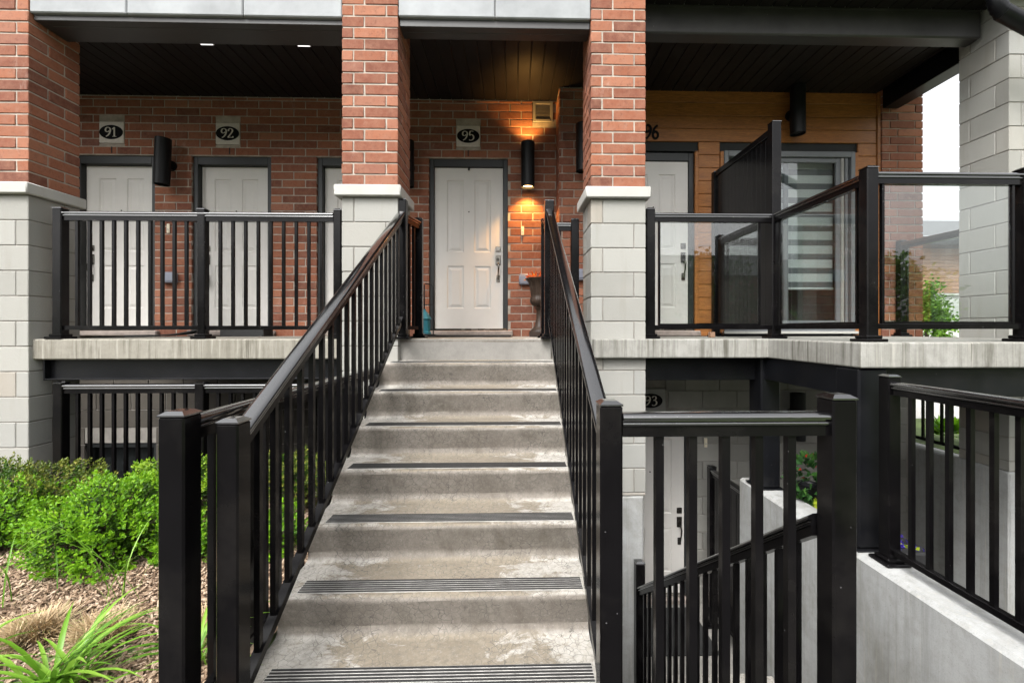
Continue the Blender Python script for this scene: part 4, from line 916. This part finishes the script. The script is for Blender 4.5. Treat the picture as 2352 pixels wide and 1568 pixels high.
shrub('large bright lime green shrub at the front of the bed', (-2.40, 2.66, Z_GR+.16), (.34, .30, .30), 1500, 'leaf_lime', .028, per=9, seed=3, wob=.22)
shrub('bright green shrub at the left edge of the picture', (-3.22, 2.84, Z_GR+.12), (.27, .25, .24), 850, 'leaf_lime', .028, per=9, seed=4, wob=.22)
shrub('yellow green shrub behind the front shrub, beside the near post', (-2.42, 3.30, Z_GR+.14), (.40, .26, .29), 1000, 'leaf_lime2', .029, per=9, seed=5, wob=.22)
shrub('wide olive boxwood shrub in front of the left column', (-3.50, 3.16, Z_GR+.16), (.56, .30, .25), 1500, 'leaf_box', .025, spr=.06, per=10, seed=6, lean=.8, wob=.22)
shrub('small bright green shrub touching the nearest left post', (-1.92, 2.62, Z_GR+.08), (.15, .15, .16), 330, 'leaf_lime', .027, per=9, seed=8)
shrub('low green shrub seen between the two near left posts', (-1.52, 2.75, Z_GR+.10), (.22, .20, .15), 400, 'leaf_lime', .027, per=9, seed=9)
shrub('reddish green boxwood seen through the left stair railing', (-1.66, 3.33, Z_GR+.20), (.30, .18, .24), 700, 'leaf_box', .025, spr=.06, seed=10)
def blades(name, label, c, n_, L, W_, mat, spread, seed, cat, droop=1., up=.9, base=.05):
    global rnd
    keep = rnd; rnd = random.Random(seed); b = MB(); z0 = bedz(c[0], c[1])
    for i in range(n_):
        a = rnd.uniform(0, 6.283); p = Vector((c[0]+base*rnd.gauss(0, 1)*math.cos(a), c[1]+base*rnd.gauss(0, 1)*math.sin(a), z0)); le = L*rnd.uniform(.55, 1.1); wd = W_*rnd.uniform(.7, 1.15)
        out = Vector((math.cos(a), math.sin(a), 0)); th = up*rnd.uniform(.75, 1.15); seg = 7; pts = []; q = p.copy(); ang = math.pi/2-spread*rnd.uniform(.15, 1.0)
        for k in range(seg+1):
            pts.append(q.copy()); q = q+(out*math.cos(ang)+Vector((0, 0, math.sin(ang))))*le/seg; ang -= droop*rnd.uniform(.6, 1.2)/seg*1.6
            if q.z < z0+.004: q.z = z0+.004
        s = Vector((-out.y, out.x, 0)); o = len(b.v)
        for k, v in enumerate(pts):
            f = k/seg; ww_ = wd*(.55+.9*f if f < .5 else 1.0*(1-((f-.5)/.5)**1.7)+.02); b.v += [tuple(v-s*ww_/2), tuple(v-Vector((0, 0, ww_*.18))), tuple(v+s*ww_/2)]
        for k in range(seg): a_ = o+k*3; b.f += [(a_, a_+1, a_+4, a_+3), (a_+1, a_+2, a_+5, a_+4)]
    c3 = (c[0], c[1], z0); o_ = b.single(name, mat, label, cat, base=c3, raw=True); o_.data.polygons.foreach_set('use_smooth', [True]*len(o_.data.polygons)); rnd = keep; return o_
blades('daylily', 'bright green strap leaved clump in the bottom left foreground', (-1.72, 1.66), 80, .42, .017, 'leaf_grass', .65, 21, 'plant', 1.0, base=.045)
blades('daylily', 'green strap leaved clump at the left picture edge, bottom corner', (-2.16, 1.66), 40, .40, .016, 'leaf_grass', .8, 22, 'plant', 1.1, base=.05)
blades('daylily', 'few green blades at the foot of the nearest left post', (-1.27, 1.78), 26, .34, .014, 'leaf_grass', .8, 23, 'plant', 1.1, base=.03)
blades('ornamental_grass', 'tan dried grass tuft near the left edge of the bed', (-2.12, 1.99), 1500, .135, .0042, 'leaf_tan', .95, 24, 'grass', .55, base=.048)
blades('ornamental_grass', 'tan dried grass tuft with green tips in the middle of the bed', (-1.83, 1.98), 1500, .135, .0042, 'leaf_tan', .95, 25, 'grass', .55, base=.048)
blades('ornamental_grass', 'tan dried grass tuft between the two near left posts', (-1.36, 1.98), 1500, .135, .0042, 'leaf_tan', .95, 26, 'grass', .55, base=.048)
blades('grass_clump', 'tall thin wispy grass in front of the shrubs at the left edge', (-2.50, 2.10), 18, .60, .009, 'leaf_grass', .45, 27, 'grass', .75, base=.12)
blades('grass_clump', 'thin arching grass blades rising in front of the large lime shrub', (-1.98, 2.26), 9, .60, .008, 'leaf_grass', .4, 28, 'grass', .7, base=.06)
# mulch chips
def mulch():
    r_ = random.Random(99); b = MB()
    for i in range(30000):
        x = r_.uniform(-3.6, -1.14); y = r_.uniform(1.45, 3.0) if r_.random() < .8 else r_.uniform(3.0, 3.6); z = bedz(x, y)+r_.uniform(0, .014)
        a = r_.uniform(0, 6.283); L = r_.uniform(.006, .022); W_ = r_.uniform(.002, .006); t_ = r_.gauss(0, .30); q = r_.gauss(0, .4)
        d = Vector((math.cos(a)*math.cos(t_), math.sin(a)*math.cos(t_), math.sin(t_))); s = Vector((-math.sin(a), math.cos(a), q)).normalized(); n_ = d.cross(s)*r_.uniform(.001, .003); p = Vector((x, y, z+abs(math.sin(t_))*L*.6))
        P = [p-d*L-s*W_, p+d*L-s*W_*.7, p+d*L+s*W_*.8, p-d*L+s*W_]; b.add([v-n_ for v in P]+[v+n_ for v in P], [(0, 1, 2, 3), (4, 5, 6, 7), (0, 1, 5, 4), (1, 2, 6, 5), (2, 3, 7, 6), (3, 0, 4, 7)])
    o_ = b.single('mulch', 'chips', 'brown wood chip mulch covering the planting bed', 'mulch', base=(-2.3, 2.4, Z_GR), raw=True); o_['kind'] = 'stuff'
mulch()
# flower pot on the concrete wall below the balcony
fp = thing('flower_pot', 'red flowers with dark leaves trailing over the concrete wall below the balcony', 'flower pot', (2.42, 3.72, Z_GR))
b = MB(); y_ = MB(); rd = MB(); cc = Vector((2.42, 3.50, Z_GR+.16))
for i in range(260):
    n_ = rv(); p = cc+Vector((n_.x*.13, n_.y*.13, n_.z*.17)); leaf(b, p, (n_+Vector((0, 0, -.2))+rv()*.5), rv(), rnd.uniform(.05, .08), .055)
for i in range(110):
    n_ = rv(); p = cc+Vector((.02, -.16, -.20))+Vector((n_.x*.06, n_.y*.06, n_.z*.09)); leaf(y_, p, n_+rv()*.4, rv(), .045, .04)
for i in range(18):
    n_ = rv(); n_.z = abs(n_.z); p = cc+Vector((n_.x*.12, n_.y*.12, n_.z*.18+.01)); leaf(rd, p, n_+rv()*.6, rv(), .035, .03)
MB().lathe([(.06, .002), (.09, .12), (.095, .12), (.08, .10)], (2.42, 3.50, Z_GR), 20).build('pot', 'blackmatt', fp, 50)
b.build('foliage', 'leaf_dark', fp, raw=True); y_.build('trailing_vine', 'leaf_yel', fp, raw=True); rd.build('flowers', 'petal_red', fp, raw=True)
tp = thing('trough_planter', 'black trough with purple flowers hooked behind the right wall railing', 'planter', (2.5, 2.75, Z_GR))
MB().cbox(2.365, 2.60, 2.62, 3.08, Z_GR-.16, Z_GR+.0, .01).build('trough', 'rubber', tp)
b = MB(); y_ = MB()
for i in range(160):
    p = Vector((rnd.uniform(2.40, 2.57), rnd.uniform(2.65, 3.05), Z_GR-.012+rnd.uniform(0, .02))); leaf(b if rnd.random() < .8 else y_, p, rv()+Vector((0, 0, .6)), rv(), .03, .03)
b.build('purple_flowers', 'petal_purple', tp, raw=True); y_.build('yellow_flowers', 'leaf_yel', tp, raw=True)
# hosta plants beyond the far wall
for i, (x, y, lb) in enumerate(((5.3, 5.15, 'left'), (5.35, 4.75, 'middle'), (5.4, 4.4, 'right'))):
    b = MB()
    for k in range(60):
        n_ = rv(); n_.z = abs(n_.z)*.6+.2; leaf(b, Vector((x+n_.x*.1, y+n_.y*.1, Z_GR+.08+n_.z*.12)), n_, Vector((0, 0, 1)), rnd.uniform(.14, .22), .12)
    b.single('hosta', 'leaf_yel' if i % 2 else 'leaf_lime', f'bright green leafy plant beyond the far retaining wall, {lb} one', 'plant', base=(x, y, Z_GR), raw=True, group='plants beyond the far wall')
# small tree on the right
def tree(label, c, h, r, n_, mat, seed, L=.07, shape='cone'):
    global rnd
    keep = rnd; rnd = random.Random(seed); c = Vector(c); t = thing('garden_tree', label, 'tree', c); b = MB(); tw = MB()
    tw.tube([c, c+Vector((.02, 0, h*.4)), c+Vector((0, .03, h*.93))], [.05*h/2.2, .035*h/2.2, .008], 8)
    for i in range(26):
        f = rnd.uniform(.18, .9); a = rnd.uniform(0, 6.28); rr = r*(1-f*.75); q = c+Vector((0, 0, h*f)); e = q+Vector((math.cos(a)*rr*.8, math.sin(a)*rr*.8, rr*.35)); tw.tube([q, (q+e)/2+Vector((0, 0, .03)), e], [.012*h/2.2, .008*h/2.2, .003], 5, False)
    cl_ = [(rnd.uniform(.08, .97), rnd.uniform(0, 6.28), rnd.uniform(.35, 1)) for _ in range(70)]
    for i in range(n_):
        f, a, k = rnd.choice(cl_); rr = (r*(1-(f**1.5)*.88) if shape == 'cone' else r*math.sqrt(max(.02, 1-(2*f-1)**2)))*k; p = c+Vector((math.cos(a)*rr, math.sin(a)*rr, h*f))+Vector((rnd.gauss(0, 1), rnd.gauss(0, 1), rnd.gauss(0, .8)))*r*.17
        if p.z < c.z+.05: continue
        leaf(b, p, rv()+Vector((math.cos(a), math.sin(a), .2)), rv(), L*rnd.uniform(.7, 1.2), L*.7)
    b.build('crown', mat, t, raw=True); tw.build('trunk', 'bark', t, raw=True); rnd = keep
tree('small bright green tree standing outside behind the right glass panel', (8.75, 9.0, Z_GR), 2.35, .62, 6500, 'leaf_tree', 31)
# neighbouring house in the distance
nb = thing('neighbour_house', 'distant house with grey roof, brown siding and pale block base', 'building', (16.5, 17.5, Z_GR))
MB().box(13.8, 24, 16.0, 24, Z_GR, 1.42).build('base_wall', 'farblock', nb)
for k in range(12):
    z = 1.45+k*.14; piece('siding_board', 'farwood', nb, 15.2, 20, 15.95, 16.05, z, z+.134, .01, 0)
MB().box(13.9, 24, 16.06, 24, 1.42, 3.3).build('upper_wall', 'farblock', nb)
MB().cbox(13.8, 24, 15.9, 16.0, 1.35, 1.44, .01).build('stone_band', 'sill', nb)
for r_ in range(18):
    z = Z_GR+r_*.15
    for c_ in range(8):
        x = 14.8+c_*.32+(.16 if r_ % 2 else 0); piece('concrete_block', 'farblock', nb, x, x+.312, 15.975, 16.0-.001, z+.004, z+.142, .004, 0)
MB().box(14.7, 15.19, 15.94, 16.05, 1.45, 3.2).build('corner_board', 'grey_frame', nb)
MB().cbox(13.4, 24, 15.2, 16.1, 3.12, 3.42, .02).build('fascia', 'frame', nb)
MB().add([(13.4, 15.2, 3.43), (24, 15.2, 3.43), (24, 20, 5.2), (15.8, 20, 5.2), (13.4, 24, 3.43)], [(0, 1, 2, 3), (0, 3, 4)]).build('roof', 'shingle', nb)

# ---- across the lane, behind the viewer: trees and a house row that the glass and the metal reflect
for i, (x, y, h, r_, lb) in enumerate(((-13, -17, 7.5, 2.6, 'leftmost'), (-5, -19, 8.2, 2.9, 'second from left'), (5, -17, 6.0, 2.3, 'middle'), (13, -20, 6.0, 2.4, 'second from right'), (22, -19, 5.5, 2.2, 'rightmost'))):
    tree('leafy street tree across the lane behind the viewer, ' + lb, (x, y, Z_GR), h, r_, 3200, 'leaf_dark' if i % 2 else 'leaf_tree', 60+i, .34, 'round')
hr = thing('opposite_house', 'brick house row across the lane behind the viewer', 'building', (0, -34, Z_GR))
MB().box(-30, 30, -40, -32, Z_GR, 5.0).build('wall', 'brickplain', hr)
MB().add([(-31, -31.4, 5.0), (31, -31.4, 5.0), (31, -36, 7.6), (-31, -36, 7.6), (-31, -40.6, 5.0), (31, -40.6, 5.0)], [(0, 1, 2, 3), (3, 2, 5, 4), (0, 3, 4), (1, 5, 2)]).build('roof', 'shingle', hr)
for k in range(14):
    for z in (-.2, 2.6):
        x = -27+k*4; q = MB().cbox(x-.7, x+.7, -32.0, -31.95, z, z+1.7, .01).build('window', 'sill', hr); MB().box(x-.62, x+.62, -31.948, -31.94, z+.08, z+1.62).build('pane', 'dark', q)
